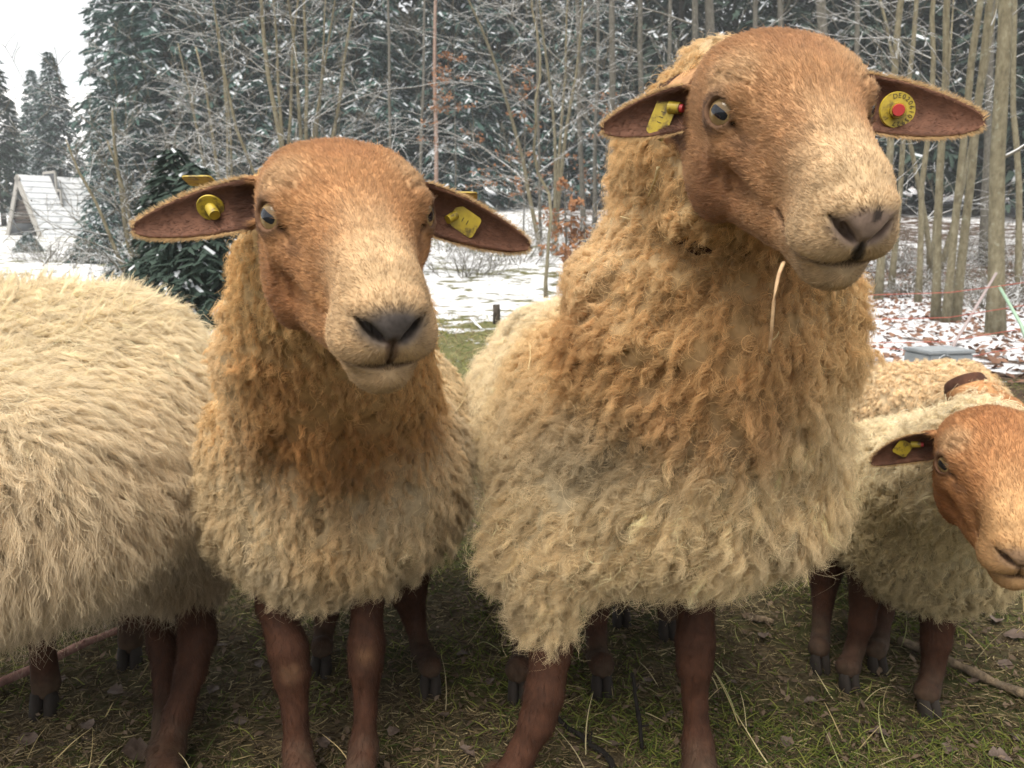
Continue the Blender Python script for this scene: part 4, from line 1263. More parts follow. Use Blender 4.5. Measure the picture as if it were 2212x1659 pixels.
def col_C(p, n):
    c = np.tile(np.array([0.76, 0.61, 0.38]), (len(p), 1))
    c = mixv(c, GREY * [1.1, 1.05, 1.0], 0.5 * sstep(0.05, 0.6, vnoise(p, 11, 71, 3)))
    c = mixv(c, GREY, 0.75 * np.clip(blob(p, P(1250, 960, 1.05), (0.10, 0.3, 0.08)), 0, 1))
    nk = sstep(0.59, 0.74, p[:, 2] + 0.04 * vnoise(p, 10, 15) - 0.12 * (p[:, 0] - 0.25)) * sstep(1.45, 1.2, p[:, 1])
    c = mixv(c, np.array([0.65, 0.445, 0.22]), 0.9 * nk)
    c = mixv(c, RUST * 1.2, 0.32 * nk * np.clip(sstep(0.0, 0.8, vnoise(p, 9, 33, 3)), 0, 1))
    for (a, b, r, w) in ((1560, 640, 0.09, 0.45), (1230, 740, 0.06, 0.6), (1450, 860, 0.07, 0.5), (1600, 890, 0.06, 0.55), (1640, 760, 0.04, 0.3)):
        c = mixv(c, RUST * 1.2, w * blob(p, P(a, b, 1.0), (r, 0.3, r)))
    c = mixv(c, CREAM * 1.1, 0.75 * blob(p, P(1280, 480, 1.0), (0.06, 0.4, 0.10)))
    c = mixv(c, CREAM * 1.05, 0.7 * sstep(1.05, 1.1, p[:, 2]))
    c = mixv(c, WHITE * 0.95, 0.7 * sstep(1.35, 1.5, p[:, 1]) * sstep(0.45, 0.6, p[:, 2]))
    return c
gC1, gC2, gC3, gC4 = G(1512, 1735), G(1075, 1740), G(1300, 1488), G(1120, 1500)
def face_C(L, c):
    # pinkish nose with a dark spot and dark cleft
    x, y, z = L[..., 0], L[..., 1], L[..., 2]
    pk = np.sqrt((x / 3.0) ** 2 + ((z + 4.2) / 1.7) ** 2)
    w = 0.8 * sstep(1.1, 0.7, pk) * sstep(21.5, 23.0, y)
    c = c * (1 - w[..., None]) + np.array([0.27, 0.195, 0.165]) * w[..., None]
    for cx, cz, r in ((-0.35, -3.1, 0.5), (0.0, -6.0, 0.85), (0.3, -7.2, 0.6), (-0.5, -6.8, .5)):
        w = 0.9 * sstep(r, r * 0.5, np.sqrt((x - cx) ** 2 + (z - cz) ** 2) + 0.3 * vnoise(L, 1.5, 6, 2)) * sstep(22, 23, y)
        c = c * (1 - w[..., None]) + np.array([0.03, 0.024, 0.024]) * w[..., None]
    return c
C = dict(root=(P(1440, 1300, 1.45)[0], 1.45, 0.0), head=hC, label='tall sheep with raised head turned aside and a straw hanging from its mouth', face_extra=face_C, nose_dark=0.5,
    pal=dict(FACE, tan=(0.39, 0.22, 0.108), red=(0.285, 0.14, 0.068), sand=(0.48, 0.35, 0.21)),
    core=[('c', hC.w_((0, 0, -6)), P(1525, 700, 1.16), 0.07, 0.12), ('e', P(1470, 1000, 1.25), (0.19, 0.15, 0.2)), ('c', P(1370, 960, 1.4), P(1235, 890, 1.8), 0.2, 0.19)],
    legs=[leg([P(1495, 1180, 1.24), P(1503, 1300, 1.21), P(1502, 1385, 1.19), P(1500, 1435, 1.185), P(1502, 1520, 1.18), P(1508, 1610, 1.165), gC1 + [0, 0.01, 0.04]], [0.06, 0.029, 0.0305, 0.0275, 0.0185, 0.0245, 0.029], gC1),
          leg([P(1200, 1250, 1.2), P(1190, 1400, 1.13), P(1175, 1500, 1.11), P(1160, 1560, 1.10), P(1125, 1630, 1.09), P(1098, 1690, 1.075), gC2 + [0, 0.01, 0.04]], [0.06, 0.031, 0.029, 0.026, 0.021, 0.025, 0.028], gC2),
          leg([P(1300, 1200, 1.6), P(1285, 1330, 1.56), P(1290, 1420, 1.50), gC3 + [0, 0.01, 0.045]], [0.06, 0.025, 0.021, 0.027], gC3),
          leg([P(1150, 1180, 1.6), P(1130, 1330, 1.56), P(1128, 1430, 1.50), gC4 + [0, 0.01, 0.045]], [0.06, 0.025, 0.021, 0.027], gC4)],
    ears=[(hC.w_((5.2, 2.6, -3.6)), P(1312, 254, .93), (-.2, -1, -.05), 0.95), (hC.w_((-5.2, 2.6, -3.2)), P(2122, 238, .83), (.1, -1, .1), 0.92)],
    bounds=((-0.22, 0.80, -0.01), (0.68, 2.12, 1.14)), fleece=fleece_C, fleece_bounds=((-0.28, 0.78, 0.12), (0.72, 2.15, 1.22)), fcol=col_C)

def face_weight(spec, lo=-3.5):
    h = spec['head']
    def w(c, n):
        L = h.inv(c)
        ok = (np.abs(L[:, 0]) < 9.5) & (L[:, 1] > lo) & (L[:, 2] > -16) & (L[:, 2] < 8)
        e = np.sqrt((np.abs(L[:, 0]) - EYE_C[0]) ** 2 + (L[:, 1] - EYE_C[1]) ** 2 + (L[:, 2] - EYE_C[2]) ** 2)
        U = unwarp(L)
        noz = np.sqrt((U[:, 0] / 2.7) ** 2 + ((U[:, 2] + 4.4) / 1.45) ** 2)
        bare = (noz < 0.95) & (U[:, 1] > 22.6)
        ear = np.zeros(len(c), bool)
        for (r, tp, op) in [q[:3] for q in spec['ears']]:
            r = np.asarray(r); ax = np.asarray(tp) - r; Ln = np.linalg.norm(ax); ax = ax / Ln
            t = (c - r) @ ax
            ear |= (t > 0.10 * Ln) & (t < 1.2 * Ln) & (np.linalg.norm(c - r - t[:, None] * ax, axis=1) < 0.36 * Ln)
        return (ok & ~bare & (e > 1.95)) * 1.0 + ear * 0.8 * ~ok
    return w
def face_flow(spec):
    h = spec['head']
    def f(p, n):
        L = h.inv(p)
        back = np.stack([np.sign(L[:, 0]) * 0.35 * np.clip(np.abs(L[:, 0]) / 4, 0, 1), -np.ones(len(p)), -0.35 * sstep(-3, -8, L[:, 2])], 1)
        out = back @ h.R.T
        for (r, tp, op) in [q[:3] for q in spec['ears']]:
            r = np.asarray(r); ax = np.asarray(tp) - r; Ln = np.linalg.norm(ax); ax = ax / Ln
            t = (p - r) @ ax
            m = (t > 0.08 * Ln) & (np.linalg.norm(p - r - t[:, None] * ax, axis=1) < 0.4 * Ln)
            out[m] = ax
        return out
    return f
def face_len(spec):
    h = spec['head']
    def f(p):
        L = unwarp(h.inv(p))
        return np.where(L[:, 1] > 18, 0.0042, 0.0060) * np.where(L[:, 1] < 4, 1.2, 1.0) * np.where(np.abs(L[:, 0]) > 8.0, 0.5, 1.0)
    return f
def grow_face(spec, N, rad=0.00025):
    fur(spec['body'], spec['body'], N, face_weight(spec), face_len(spec), 0.24, face_flow(spec), spec['_color'], rad)
def ear_fringe(spec, N=900, L=0.0055, col=(0.60, 0.42, 0.22)):
    """hairs along the ear rims, coloured pale to stand in for rim light"""
    P_, D_ = [], []
    for e in spec['ears']:
        v, _ = place_ear(*e); K = 26; ring = v.reshape(-1, K, 3)
        ax = unit(np.asarray(e[1]) - np.asarray(e[0]))
        for j in (0, K // 2 - 1):
            ln = ring[:, j]; ctr = ring[:, K // 4]
            t = rng.uniform(5, len(ln) - 1.001, N); i = t.astype(int); f = (t - i)[:, None]
            q = ln[i] * (1 - f) + ln[i + 1] * f; o = unit(q - (ctr[i] * (1 - f) + ctr[i + 1] * f))
            P_.append(q); D_.append(unit(o * 0.8 + ax * 0.7 + rng.normal(0, 0.25, q.shape)))
    p = np.concatenate(P_) + rng.normal(0, 0.0006, (len(P_) * N, 3)); d = np.concatenate(D_)
    ts = np.linspace(0, 1, 4); LL = L * rng.uniform(0.4, 1.2, len(p))
    pts = p[:, None] + LL[:, None, None] * d[:, None] * ts[None, :, None] - d[:, None] * 0.001
    make_curves('ear_fringe', pts, (0.00022 * (1 - 0.7 * ts))[None], np.asarray(col) * rng.uniform(0.7, 1.25, len(p))[:, None], M_FUR, spec['body'])
def leg_fur(spec, N, top=0.45, rad=0.0003):
    fur(spec['body'], spec['body'], N, lambda c, n: (c[:, 2] < top) & (c[:, 2] > 0.05), lambda p: np.full(len(p), 0.0095), 0.25, lambda p, n: np.tile([0, 0, -1.0], (len(p), 1)), spec['_color'], rad, name='leg_fur')
def not_in_head(spec, lo=0.5):
    h = spec['head']
    def w(c, n):
        L = h.inv(c)
        inside = (np.abs(L[:, 0]) < 6.2) & (L[:, 1] > lo) & (L[:, 1] < 26) & (L[:, 2] > -11) & (L[:, 2] < np.where(L[:, 1] < 5, 0.8, 5.0))
        for (r, tp, op) in [q[:3] for q in spec['ears']]:
            r = np.asarray(r); ax = np.asarray(tp) - r; Ln = np.linalg.norm(ax); ax = ax / Ln
            t = (c - r) @ ax
            inside = inside | ((t > 0.008) & (np.linalg.norm(c - r - t[:, None] * ax, axis=1) < 0.045))
        return 1.0 - inside
    return w
DOWN = np.array([0, 0, -1.0])
# ---------------------------------------------------------------- grow the two front sheep
build_sheep(B)
def flow_B(p, n):
    c = P(716, 900, 1.3)
    out = (p - c) * [1.0, 0, 0]
    return DOWN + out * 2.2 + 0.25 * np.stack([vnoise(p, 9, 3), vnoise(p, 9, 4), vnoise(p, 9, 5)], 1)
def len_B(p): return 0.58 + 0.36 * sstep(0.62, 0.42, p[:, 2])
wB = off_grooves(FOLDS_B, not_in_head(B))
wool(B['fleece_obj'], B['fleece_obj'], 4400, 40, (0.024, 0.043), 0.0092, 0.33, 0.11, (0.9, 2.2), 0.00021, col_B, flow_B, clump=0.90, weight=wB, jitter=0.20, own=0.10, npt=10, lenfn=len_B, lockvar=0.13)
wool(B['fleece_obj'], B['fleece_obj'], 5200, 14, (0.016, 0.034), 0.0075, 0.45, 0.20, (1.0, 2.4), 0.00025, col_B, flow_B, clump=0.7, weight=wB, jitter=0.34, own=0.18, npt=9, lenfn=len_B, name='under_wool')
wool(B['fleece_obj'], B['fleece_obj'], 6000, 1, (0.03, 0.05), 0.004, 0.45, 0.2, (0.8, 2.0), 0.00022, lambda p, n: col_B(p, n) * 1.15, flow_B, weight=wB, jitter=0.4, own=0.15, name='loose_wool', lenfn=len_B)
grow_face(B, 115000)
ear_fringe(B)
leg_fur(B, 16000)

build_sheep(C)
def flow_C(p, n):
    c = P(1580, 700, 1.3)
    return DOWN * 0.7 + (p - c) * [3.2, 0, 0.6] + 0.25 * np.stack([vnoise(p, 8, 13), vnoise(p, 8, 14), vnoise(p, 8, 15)], 1)
def len_C(p): return 0.64 + 0.45 * sstep(0.95, 0.5, p[:, 2]) - 0.15 * sstep(0.98, 1.06, p[:, 2])
wC = off_grooves(FOLDS_C, not_in_head(C))
wool(C['fleece_obj'], C['fleece_obj'], 5800, 42, (0.024, 0.045), 0.0102, 0.33, 0.12, (0.9, 2.3), 0.00022, col_C, flow_C, clump=0.90, weight=wC, jitter=0.20, own=0.11, lenfn=len_C, npt=10, lockvar=0.13)
wool(C['fleece_obj'], C['fleece_obj'], 7000, 14, (0.018, 0.036), 0.0080, 0.45, 0.21, (1.0, 2.5), 0.00026, col_C, flow_C, clump=0.7, weight=wC, jitter=0.34, own=0.18, lenfn=len_C, npt=9, name='under_wool')
wool(C['fleece_obj'], C['fleece_obj'], 8000, 1, (0.03, 0.055), 0.004, 0.5, 0.22, (0.8, 2.0), 0.00022, lambda p, n: col_C(p, n) * 1.15, flow_C, weight=wC, jitter=0.4, own=0.15, name='loose_wool', lenfn=len_C)
grow_face(C, 125000)
ear_fringe(C)
leg_fur(C, 16000)
# ---------------------------------------------------------------- the long-haired sheep cut by the frame
rumpA = np.array([-0.735, 1.43, 0.555]); foreA = np.array([-1.24, 1.02, 0.535])
def fleece_A(p):
    d = cone(p, rumpA, foreA, 0.205, 0.255)
    d = smin(d, ell(p, rumpA + [0.03, 0.0, -0.14], (0.155, 0.155, 0.185)), 0.06)
    d = smin(d, cone(p, rumpA + [-0.02, 0, 0.06], foreA + [0, 0, 0.07], 0.165, 0.175), 0.05)
    d = smin(d, ell(p, P(405, 1215, 1.36), (0.055, 0.055, 0.07)), 0.04)
    d = smin(d, cone(p, P(10, 1085, 1.08), P(300, 1060, 1.35), 0.175, 0.140), 0.16)
    return d + lumps(p, 0.010, 18, 3) + lumps(p, 0.005, 55, 29)
def col_A(p, n):
    c = np.tile(np.array([0.66, 0.54, 0.375]), (len(p), 1))
    c = mixv(c, WHITE, 0.85 * sstep(0.5, 0.72, p[:, 2] + 0.04 * vnoise(p, 9, 35)))  # back whitened: light from above is put into the wool colour
    c = mixv(c, np.array([0.50, 0.41, 0.30]), 0.6 * sstep(0.48, 0.34, p[:, 2] + 0.05 * vnoise(p, 12, 36)))  # lower wool darkened: shading away from the top light, put into the colour
    c = mixv(c, np.array([0.30, 0.21, 0.12]), 0.8 * blob(p, P(415, 1265, 1.28), (0.06, 0.1, 0.06)))  # thigh tuft darkened: the shadow it stands in is put into the colour
    return c
gA1, gA2 = G(352, 1735), G(335, 1715)
gA3, gA4 = np.array([-1.32, 0.95, 0]), np.array([-1.40, 1.15, 0])
A = dict(root=(-1.0, 1.3, 0.0), label='long-haired pale sheep with no head in view, cut off by the picture edge', head=None,
    core=[('c', rumpA, foreA, 0.16, 0.18), ('e', rumpA + [0.0, -0.02, -0.1], (0.12, 0.13, 0.16))],
    legs=[leg([P(395, 1190, 1.43), P(420, 1315, 1.33), P(428, 1375, 1.29), P(412, 1450, 1.25), P(385, 1540, 1.225), P(365, 1620, 1.20), gA1 + [0, 0.01, 0.04]], [0.05, 0.031, 0.030, 0.0245, 0.0225, 0.0245, 0.027], gA1, (-1, -0.4)),
          leg([P(345, 1190, 1.46), P(345, 1330, 1.40), P(350, 1390, 1.35), P(358, 1470, 1.32), P(356, 1560, 1.29), P(345, 1630, 1.26), gA2 + [0, 0.04, 0.04]], [0.06, 0.028, 0.026, 0.021, 0.0195, 0.023, 0.026], gA2 + [0, 0.03, 0], (-1, -0.4)),
          leg([foreA + [0.05, -0.05, -0.12], gA3 + [0, 0, 0.2], gA3 + [0, 0.01, 0.04]], [0.06, 0.026, 0.025], gA3, (-1, -0.4)),
          leg([foreA + [-0.05, 0.1, -0.12], gA4 + [0, 0, 0.2], gA4 + [0, 0.01, 0.04]], [0.06, 0.026, 0.025], gA4, (-1, -0.4))],
    bounds=((-1.6, 0.7, -0.01), (-0.48, 1.72, 0.86)), step=0.011, fleece=fleece_A, fleece_bounds=((-1.66, 0.66, 0.16), (-0.44, 1.75, 0.92)), fcol=col_A)
build_sheep(A)
def flow_A(p, n):
    back = np.array([0.8, 0.45, 0.0])
    return back * sstep(0.45, 0.75, p[:, 2])[:, None] + DOWN * (0.25 + 0.8 * sstep(0.8, 0.45, p[:, 2]))[:, None] + 0.3 * np.stack([vnoise(p, 6, 3), vnoise(p, 6, 4), vnoise(p, 6, 5)], 1)
def len_A(p): return (0.9 + 0.5 * sstep(0.72, 0.4, p[:, 2])) * (1 - 0.55 * sstep(-0.80, -0.66, p[:, 0]) * sstep(0.5, 0.38, p[:, 2]))
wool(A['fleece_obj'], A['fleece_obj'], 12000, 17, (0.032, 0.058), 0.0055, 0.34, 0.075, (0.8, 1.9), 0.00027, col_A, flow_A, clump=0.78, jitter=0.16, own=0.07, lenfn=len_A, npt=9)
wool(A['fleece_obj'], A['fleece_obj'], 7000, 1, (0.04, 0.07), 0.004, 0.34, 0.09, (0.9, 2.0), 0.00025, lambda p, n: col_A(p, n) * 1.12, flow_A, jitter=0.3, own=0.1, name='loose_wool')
# locks that stand up along the ridge of the back
wool(A['fleece_obj'], A['fleece_obj'], 420, 12, (0.028, 0.050), 0.0050, 0.75, 0.07, (0.8, 1.6), 0.00026, lambda p, n: WHITE * np.ones((len(p), 1)), lambda p, n: np.tile([0.8, 0.3, 0.1], (len(p), 1)),
     clump=0.97, jitter=0.22, own=0.03, droop=0.0, weight=lambda c, n: (n[:, 2] > 0.72) & (c[:, 2] > 0.70), name='ridge_wool', cull=-0.9)
leg_fur(A, 14000)

# ---------------------------------------------------------------- the smaller sheep whose face is cut by the frame
hD = Head(-0.3185, 0.4006, -0.0791, (0.6637, 1.0925, 0.6200), 1.0)
def fleece_D(p):
    d = cone(p, hD.w_((0, -3.5, -8.6)), P(2010, 1070, 1.42), 0.078, 0.12)
    d = smin(d, ell(p, P(2005, 1130, 1.45), (0.135, 0.13, 0.14)), 0.06)
    d = smin(d, ell(p, P(2060, 1210, 1.38), (0.10, 0.08, 0.08)), 0.05)
    d = smin(d, cone(p, P(1985, 1085, 1.52), P(1900, 1065, 1.88), 0.165, 0.16), 0.06)
    return d + lumps(p, 0.010, 22, 4) + lumps(p, 0.006, 60, 39)
def col_D(p, n):
    c = np.tile(np.array([0.64, 0.53, 0.32]), (len(p), 1))
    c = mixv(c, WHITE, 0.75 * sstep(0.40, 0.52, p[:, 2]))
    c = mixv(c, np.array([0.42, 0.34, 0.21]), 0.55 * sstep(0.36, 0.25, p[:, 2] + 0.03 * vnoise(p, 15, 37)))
    return c
gD = [G(2003, 1538), G(1832, 1482), G(1893, 1445), G(1770, 1440)]
D = dict(root=(0.75, 1.6, 0.0), head=hD, label='smaller sheep with reddish face cut off by the picture edge', nose_dark=0.5, eyes=(1, -1),
    pal=dict(FACE, tan=(0.37, 0.185, 0.080), red=(0.29, 0.125, 0.05), sand=(0.44, 0.27, 0.13), nose=(0.20, 0.14, 0.12)),
    core=[('c', hD.w_((0, 0, -6)), P(2010, 1070, 1.42), 0.06, 0.09), ('e', P(2005, 1120, 1.46), (0.10, 0.1, 0.11)), ('c', P(1985, 1095, 1.52), P(1900, 1075, 1.86), 0.12, 0.12)],
    legs=[leg([P(2030, 1240, 1.42), P(2026, 1335, 1.41), P(2022, 1385, 1.405), P(2014, 1450, 1.40), P(2004, 1495, 1.395), gD[0] + [0, 0.01, 0.035]], [0.05, 0.030, 0.026, 0.0195, 0.0205, 0.024], gD[0], (0.1, -1), 0.9),
          leg([P(1880, 1200, 1.5), P(1868, 1290, 1.50), P(1862, 1345, 1.495), P(1845, 1405, 1.49), P(1834, 1445, 1.48), gD[1] + [0, 0.01, 0.035]], [0.05, 0.028, 0.024, 0.018, 0.02, 0.024], gD[1], (0, -1), 0.9),
          leg([P(1905, 1220, 1.62), P(1905, 1320, 1.6), P(1900, 1390, 1.57), gD[2] + [0, 0.01, 0.035]], [0.05, 0.023, 0.018, 0.023], gD[2], (0, -1), 0.9),
          leg([P(1785, 1190, 1.66), P(1778, 1290, 1.64), P(1772, 1380, 1.6), gD[3] + [0, 0.01, 0.035]], [0.05, 0.023, 0.018, 0.023], gD[3], (0, -1), 0.9)],
    ears=[(hD.w_((5.2, 2.6, -2.6)), P(1880, 980, 1.17), (-.2, -1, -.1)), (hD.w_((-5.2, 2.6, -2.6)), hD.w_((-17, 1.5, -3)), (.2, -1, -.1))],
    bounds=((0.38, 1.05, -0.01), (1.02, 2.06, 0.72)), fleece=fleece_D, fleece_bounds=((0.36, 1.02, 0.12), (1.06, 2.1, 0.76)), fcol=col_D)
build_sheep(D)
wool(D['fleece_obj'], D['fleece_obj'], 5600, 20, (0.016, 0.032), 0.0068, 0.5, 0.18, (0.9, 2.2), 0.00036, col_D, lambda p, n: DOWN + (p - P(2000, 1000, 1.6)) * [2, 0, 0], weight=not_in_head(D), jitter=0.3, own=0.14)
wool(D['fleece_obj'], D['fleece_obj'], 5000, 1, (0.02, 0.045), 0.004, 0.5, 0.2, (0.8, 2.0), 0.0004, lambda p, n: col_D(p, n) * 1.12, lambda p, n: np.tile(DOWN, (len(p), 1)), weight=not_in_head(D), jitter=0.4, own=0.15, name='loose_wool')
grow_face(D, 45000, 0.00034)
ear_fringe(D, 500)
leg_fur(D, 8000, 0.32)

# ---------------------------------------------------------------- sheep of which little shows
def simple_sheep(label, body_a, body_b, r, head=None, ears=(), legs=(), col=None, n=1800, L=(0.02, 0.035), seed=5, lump=0.010):
    a, c = np.asarray(body_a, float), np.asarray(body_b, float)
    lo = np.minimum(a, c) - r - 0.12; hi = np.maximum(a, c) + r + 0.12
    lo_b = lo.copy(); hi_b = hi.copy()
    core = [('c', a, c, r * 0.75, r * 0.75)]
    hp = []
    if head is not None:
        hp = [head.w_((0, -3, -7))]
        core.append(('c', c, hp[0], r * 0.55, 0.06))
        lo_b = np.minimum(lo_b, hp[0] - 0.12); hi_b = np.maximum(hi_b, hp[0] + 0.12)
    for lg in legs:
        for q in lg['pts']: lo_b = np.minimum(lo_b, q - 0.06); hi_b = np.maximum(hi_b, q + 0.06)
    lo_b[2] = max(lo_b[2], -0.01)
    def fl(p):
        d = cone(p, a, c, r, r)
        if hp: d = smin(d, cone(p, c, hp[0], r * 0.65, 0.06), 0.04)
        return d + lumps(p, lump, 22, seed)
    colf = col or (lambda p, n: np.tile(CREAM, (len(p), 1)))
    S = dict(pal=dict(FACE, ear=(0.31, 0.16, 0.075)), root=(float((a[0] + c[0]) / 2), float((a[1] + c[1]) / 2), 0.0), label=label, head=head, ears=list(ears), core=core, legs=list(legs),
             bounds=(lo_b, hi_b), step=0.014, fleece=fl, fleece_bounds=(np.minimum(lo, lo_b), np.maximum(hi, hi_b)), fstep=0.016, fcol=colf)
    build_sheep(S)
    w = not_in_head(S) if head is not None else None
    wool(S['fleece_obj'], S['fleece_obj'], n, 12, L, 0.010, 0.5, 0.14, (0.8, 1.8), 0.0007, colf, lambda p, n_: np.tile(DOWN, (len(p), 1)), weight=w, jitter=0.3, npt=7)
    if head is not None: grow_face(S, 9000, 0.0006)
    return S
# behind the smaller sheep: back and top of a lowered head
hE = Head(0.25, 0.95, 0.0, tuple(P(2168, 864, 2.3)), 0.92)
def col_E(p, n): return mixv(np.tile(CREAM * 1.05, (len(p), 1)), GOLD, 0.8 * sstep(P(2080, 860, 2.7)[0], P(2150, 860, 2.7)[0], p[:, 0]))
gE = [np.array([P(1900, 900, 2.75)[0], 2.68, 0]), np.array([P(1900, 900, 2.75)[0], 2.84, 0]), np.array([P(2060, 900, 2.7)[0], 2.62, 0]), np.array([P(2060, 900, 2.7)[0], 2.78, 0])]
simple_sheep('sheep with lowered ginger head whose back shows above the smaller one', P(1910, 868, 2.76) - [0, 0, 0.02], P(2055, 872, 2.7), 0.145, hE,
    [(hE.w_((5.2, 2.6, -2.6)), hE.w_((10.5, -1.0, -7.0)), hE.d_((0, .2, -1))), (hE.w_((-5.2, 2.6, -2.6)), hE.w_((-10.5, -1.0, -7.0)), hE.d_((0, .2, -1)))],
    [leg([g + [0, 0, 0.3], g + [0, 0, 0.15], g + [0, 0.01, 0.04]], [0.05, 0.022, 0.022], g, (1, 0), 0.9) for g in gE], col_E, 3000)
hF = Head(0.9, 0.75, 0.0, tuple(P(1838, 800, 3.0)), 0.9)
gF = [np.array([P(1700, 900, 3.05)[0], 2.95 + dy, 0]) + [dx, 0, 0] for dx in (0, 0.3) for dy in (0, 0.16)]
simple_sheep('hidden sheep with just the edge of a ginger head beside the tall one', P(1680, 890, 3.05), P(1790, 890, 3.05), 0.14, hF,
    [(hF.w_((5.2, 2.6, -2.6)), hF.w_((15, 0.5, -3.5)), hF.d_((0, 1, .4))), (hF.w_((-5.2, 2.6, -2.6)), hF.w_((-15, 0.5, -3.5)), hF.d_((0, 1, .4)))],
    [leg([g + [0, 0, 0.3], g + [0, 0, 0.15], g + [0, 0.01, 0.04]], [0.05, 0.022, 0.022], g, (1, 0), 0.9) for g in gF], None, 700)
gG = [G(1342, 1342), G(1442, 1368), G(1342, 1342) + [0.02, 0.5, 0], G(1442, 1368) + [0.02, 0.5, 0]]
simple_sheep('hidden sheep showing only two brown legs under the tall one', gG[0] + [0.06, 0.15, 0.46], gG[0] + [0.1, 0.5, 0.48], 0.16, None, (),
    [leg([g + [0, 0.02, 0.40], g + [0.0, 0.02, 0.21], g + [0.0, 0.012, 0.13], g + [0, 0.01, 0.04]], [0.05, 0.026, 0.0205, 0.024], g, (0, -1)) for g in gG], None, 500)
gH = [G(98, 1532), G(282, 1432), G(98, 1532) + [-0.5, 0.2, 0], G(282, 1432) + [-0.5, 0.2, 0]]
simple_sheep('hidden sheep showing two brown lower legs below the long-haired one', (gH[0] + gH[1]) / 2 + [-0.02, 0.12, 0.46], (gH[2] + gH[3]) / 2 + [0, 0.1, 0.46], 0.15, None, (),
    [leg([g + [0, 0.02, 0.40], g + [0.0, 0.02, 0.24], g + [0.0, 0.012, 0.13], g + [0, 0.01, 0.04]], [0.05, 0.027, 0.0225, 0.028], g, (0.3, -1), 1.15) for g in gH], None, 500)
# ---------------------------------------------------------------- ear tags
M_TAG, nt, b = new_mat('yellow_tag_plastic')
tc = nd(nt, 'ShaderNodeTexCoord')
dirt = noise(nt, tc.outputs['Object'], 90, 5, 0.6)
nt.links.new(ramp(nt, dirt, [(0.36, (0.12, 0.085, 0.02)), (0.48, (0.36, 0.265, 0.025)), (0.75, (0.46, 0.35, 0.03))]), b.inputs['Base Color'])
b.inputs['Roughness'].default_value = 0.45
M_TAGRED, nt, b = new_mat('red_tag_pin'); b.inputs['Base Color'].default_value = (0.42, 0.035, 0.035, 1); b.inputs['Roughness'].default_value = 0.45
M_INK, nt, b = new_mat('black_print'); b.inputs['Base Color'].default_value = (0.02, 0.016, 0.012, 1); b.inputs['Roughness'].default_value = 0.6
def frame_at(o, x, n):
    """matrix columns: x along, y up on the face, n out of the face"""
    n = unit(np.asarray(n, float)); x = unit(np.asarray(x, float) - n * (np.asarray(x, float) @ n)); y = np.cross(n, x)
    return np.stack([x, y, n], 1), np.asarray(o, float)
def sheep_child(o, spec):
    o.parent = spec['obj']; o.location = tuple(-np.array(spec['root'], float)); return o
def plate(outline, th):
    """flat outline (n,2) into a plate with thickness th along z"""
    n = len(outline); v = [(a, b2, 0) for a, b2 in outline] + [(a, b2, th) for a, b2 in outline]
    f = [tuple(range(n - 1, -1, -1)), tuple(range(n, 2 * n))] + [(i, (i + 1) % n, n + (i + 1) % n, n + i) for i in range(n)]
    return np.array(v, float), f
def rounded(w, h, r, k=4):
    pts = []
    for cx, cy, a0 in ((w - r, h - r, 0), (-w + r, h - r, 90), (-w + r, -h + r, 180), (w - r, -h + r, 270)):
        for i in range(k + 1):
            a = math.radians(a0 + 90 * i / k); pts.append((cx + r * math.cos(a), cy + r * math.sin(a)))
    return pts
def put(spec, name, v, f, R, o, mat, parent=None, smooth=False):
    ob = mesh_from(name, np.asarray(v) @ R.T + o, f, mat, None, smooth)
    if parent is None: sheep_child(ob, spec)
    else: ob.parent = parent
    return ob
def cyl(r0, r1, z0, z1, k=20, rings=None):
    mb = MB(); th = np.linspace(0, 2 * math.pi, k, endpoint=False)
    v = [(r0 * math.cos(a), r0 * math.sin(a), z0) for a in th] + [(r1 * math.cos(a), r1 * math.sin(a), z1) for a in th]
    f = [(i, (i + 1) % k, k + (i + 1) % k, k + i) for i in range(k)] + [tuple(range(k - 1, -1, -1)), tuple(range(k, 2 * k))]
    return np.array(v), f
def glyphs(text, size):
    cu = bpy.data.curves.new('t', 'FONT'); cu.body = text; cu.size = size; cu.align_x = 'CENTER'; cu.align_y = 'CENTER'
    o = bpy.data.objects.new('t', cu); COL.objects.link(o)
    me = bpy.data.meshes.new_from_object(o.evaluated_get(bpy.context.evaluated_depsgraph_get()))
    v = np.array([tuple(x.co) for x in me.vertices]); f = [tuple(p.vertices) for p in me.polygons]
    bpy.data.objects.remove(o); bpy.data.meshes.remove(me)
    return v, f
def plate_tag(spec, o, x, n, w, h, label, pin=None, text=None, pin_r=0.0065, pin_off=(0, 0), skew=0.0, red=True):
    R, o = frame_at(o, x, n)
    out = [(a + skew * b2, b2) for a, b2 in rounded(w, h, 0.35 * min(w, h))]
    v, f = plate(out, 0.0016)
    t = put(spec, 'ear_tag', v, f, R, o, M_TAG)
    t['label'] = label
    if text:
        gv, gf = glyphs(text, h * 0.62)
        if len(gf): put(spec, 'lettering', gv + [0, 0, 0.0019], gf, R, o, M_INK, t)
    if pin:
        Rp, _ = frame_at(o, x, pin)
        po = o + R @ np.array([pin_off[0], pin_off[1], 0.001])
        v, f = cyl(pin_r, pin_r * 0.92, 0, 0.013); c = put(spec, 'collar', v, f, Rp, po, M_TAG, t)
        if red:
            v, f = cyl(pin_r * 0.72, pin_r * 0.6, 0.0125, 0.0165); put(spec, 'pin', v, f, Rp, po, M_TAGRED, t)
    return t
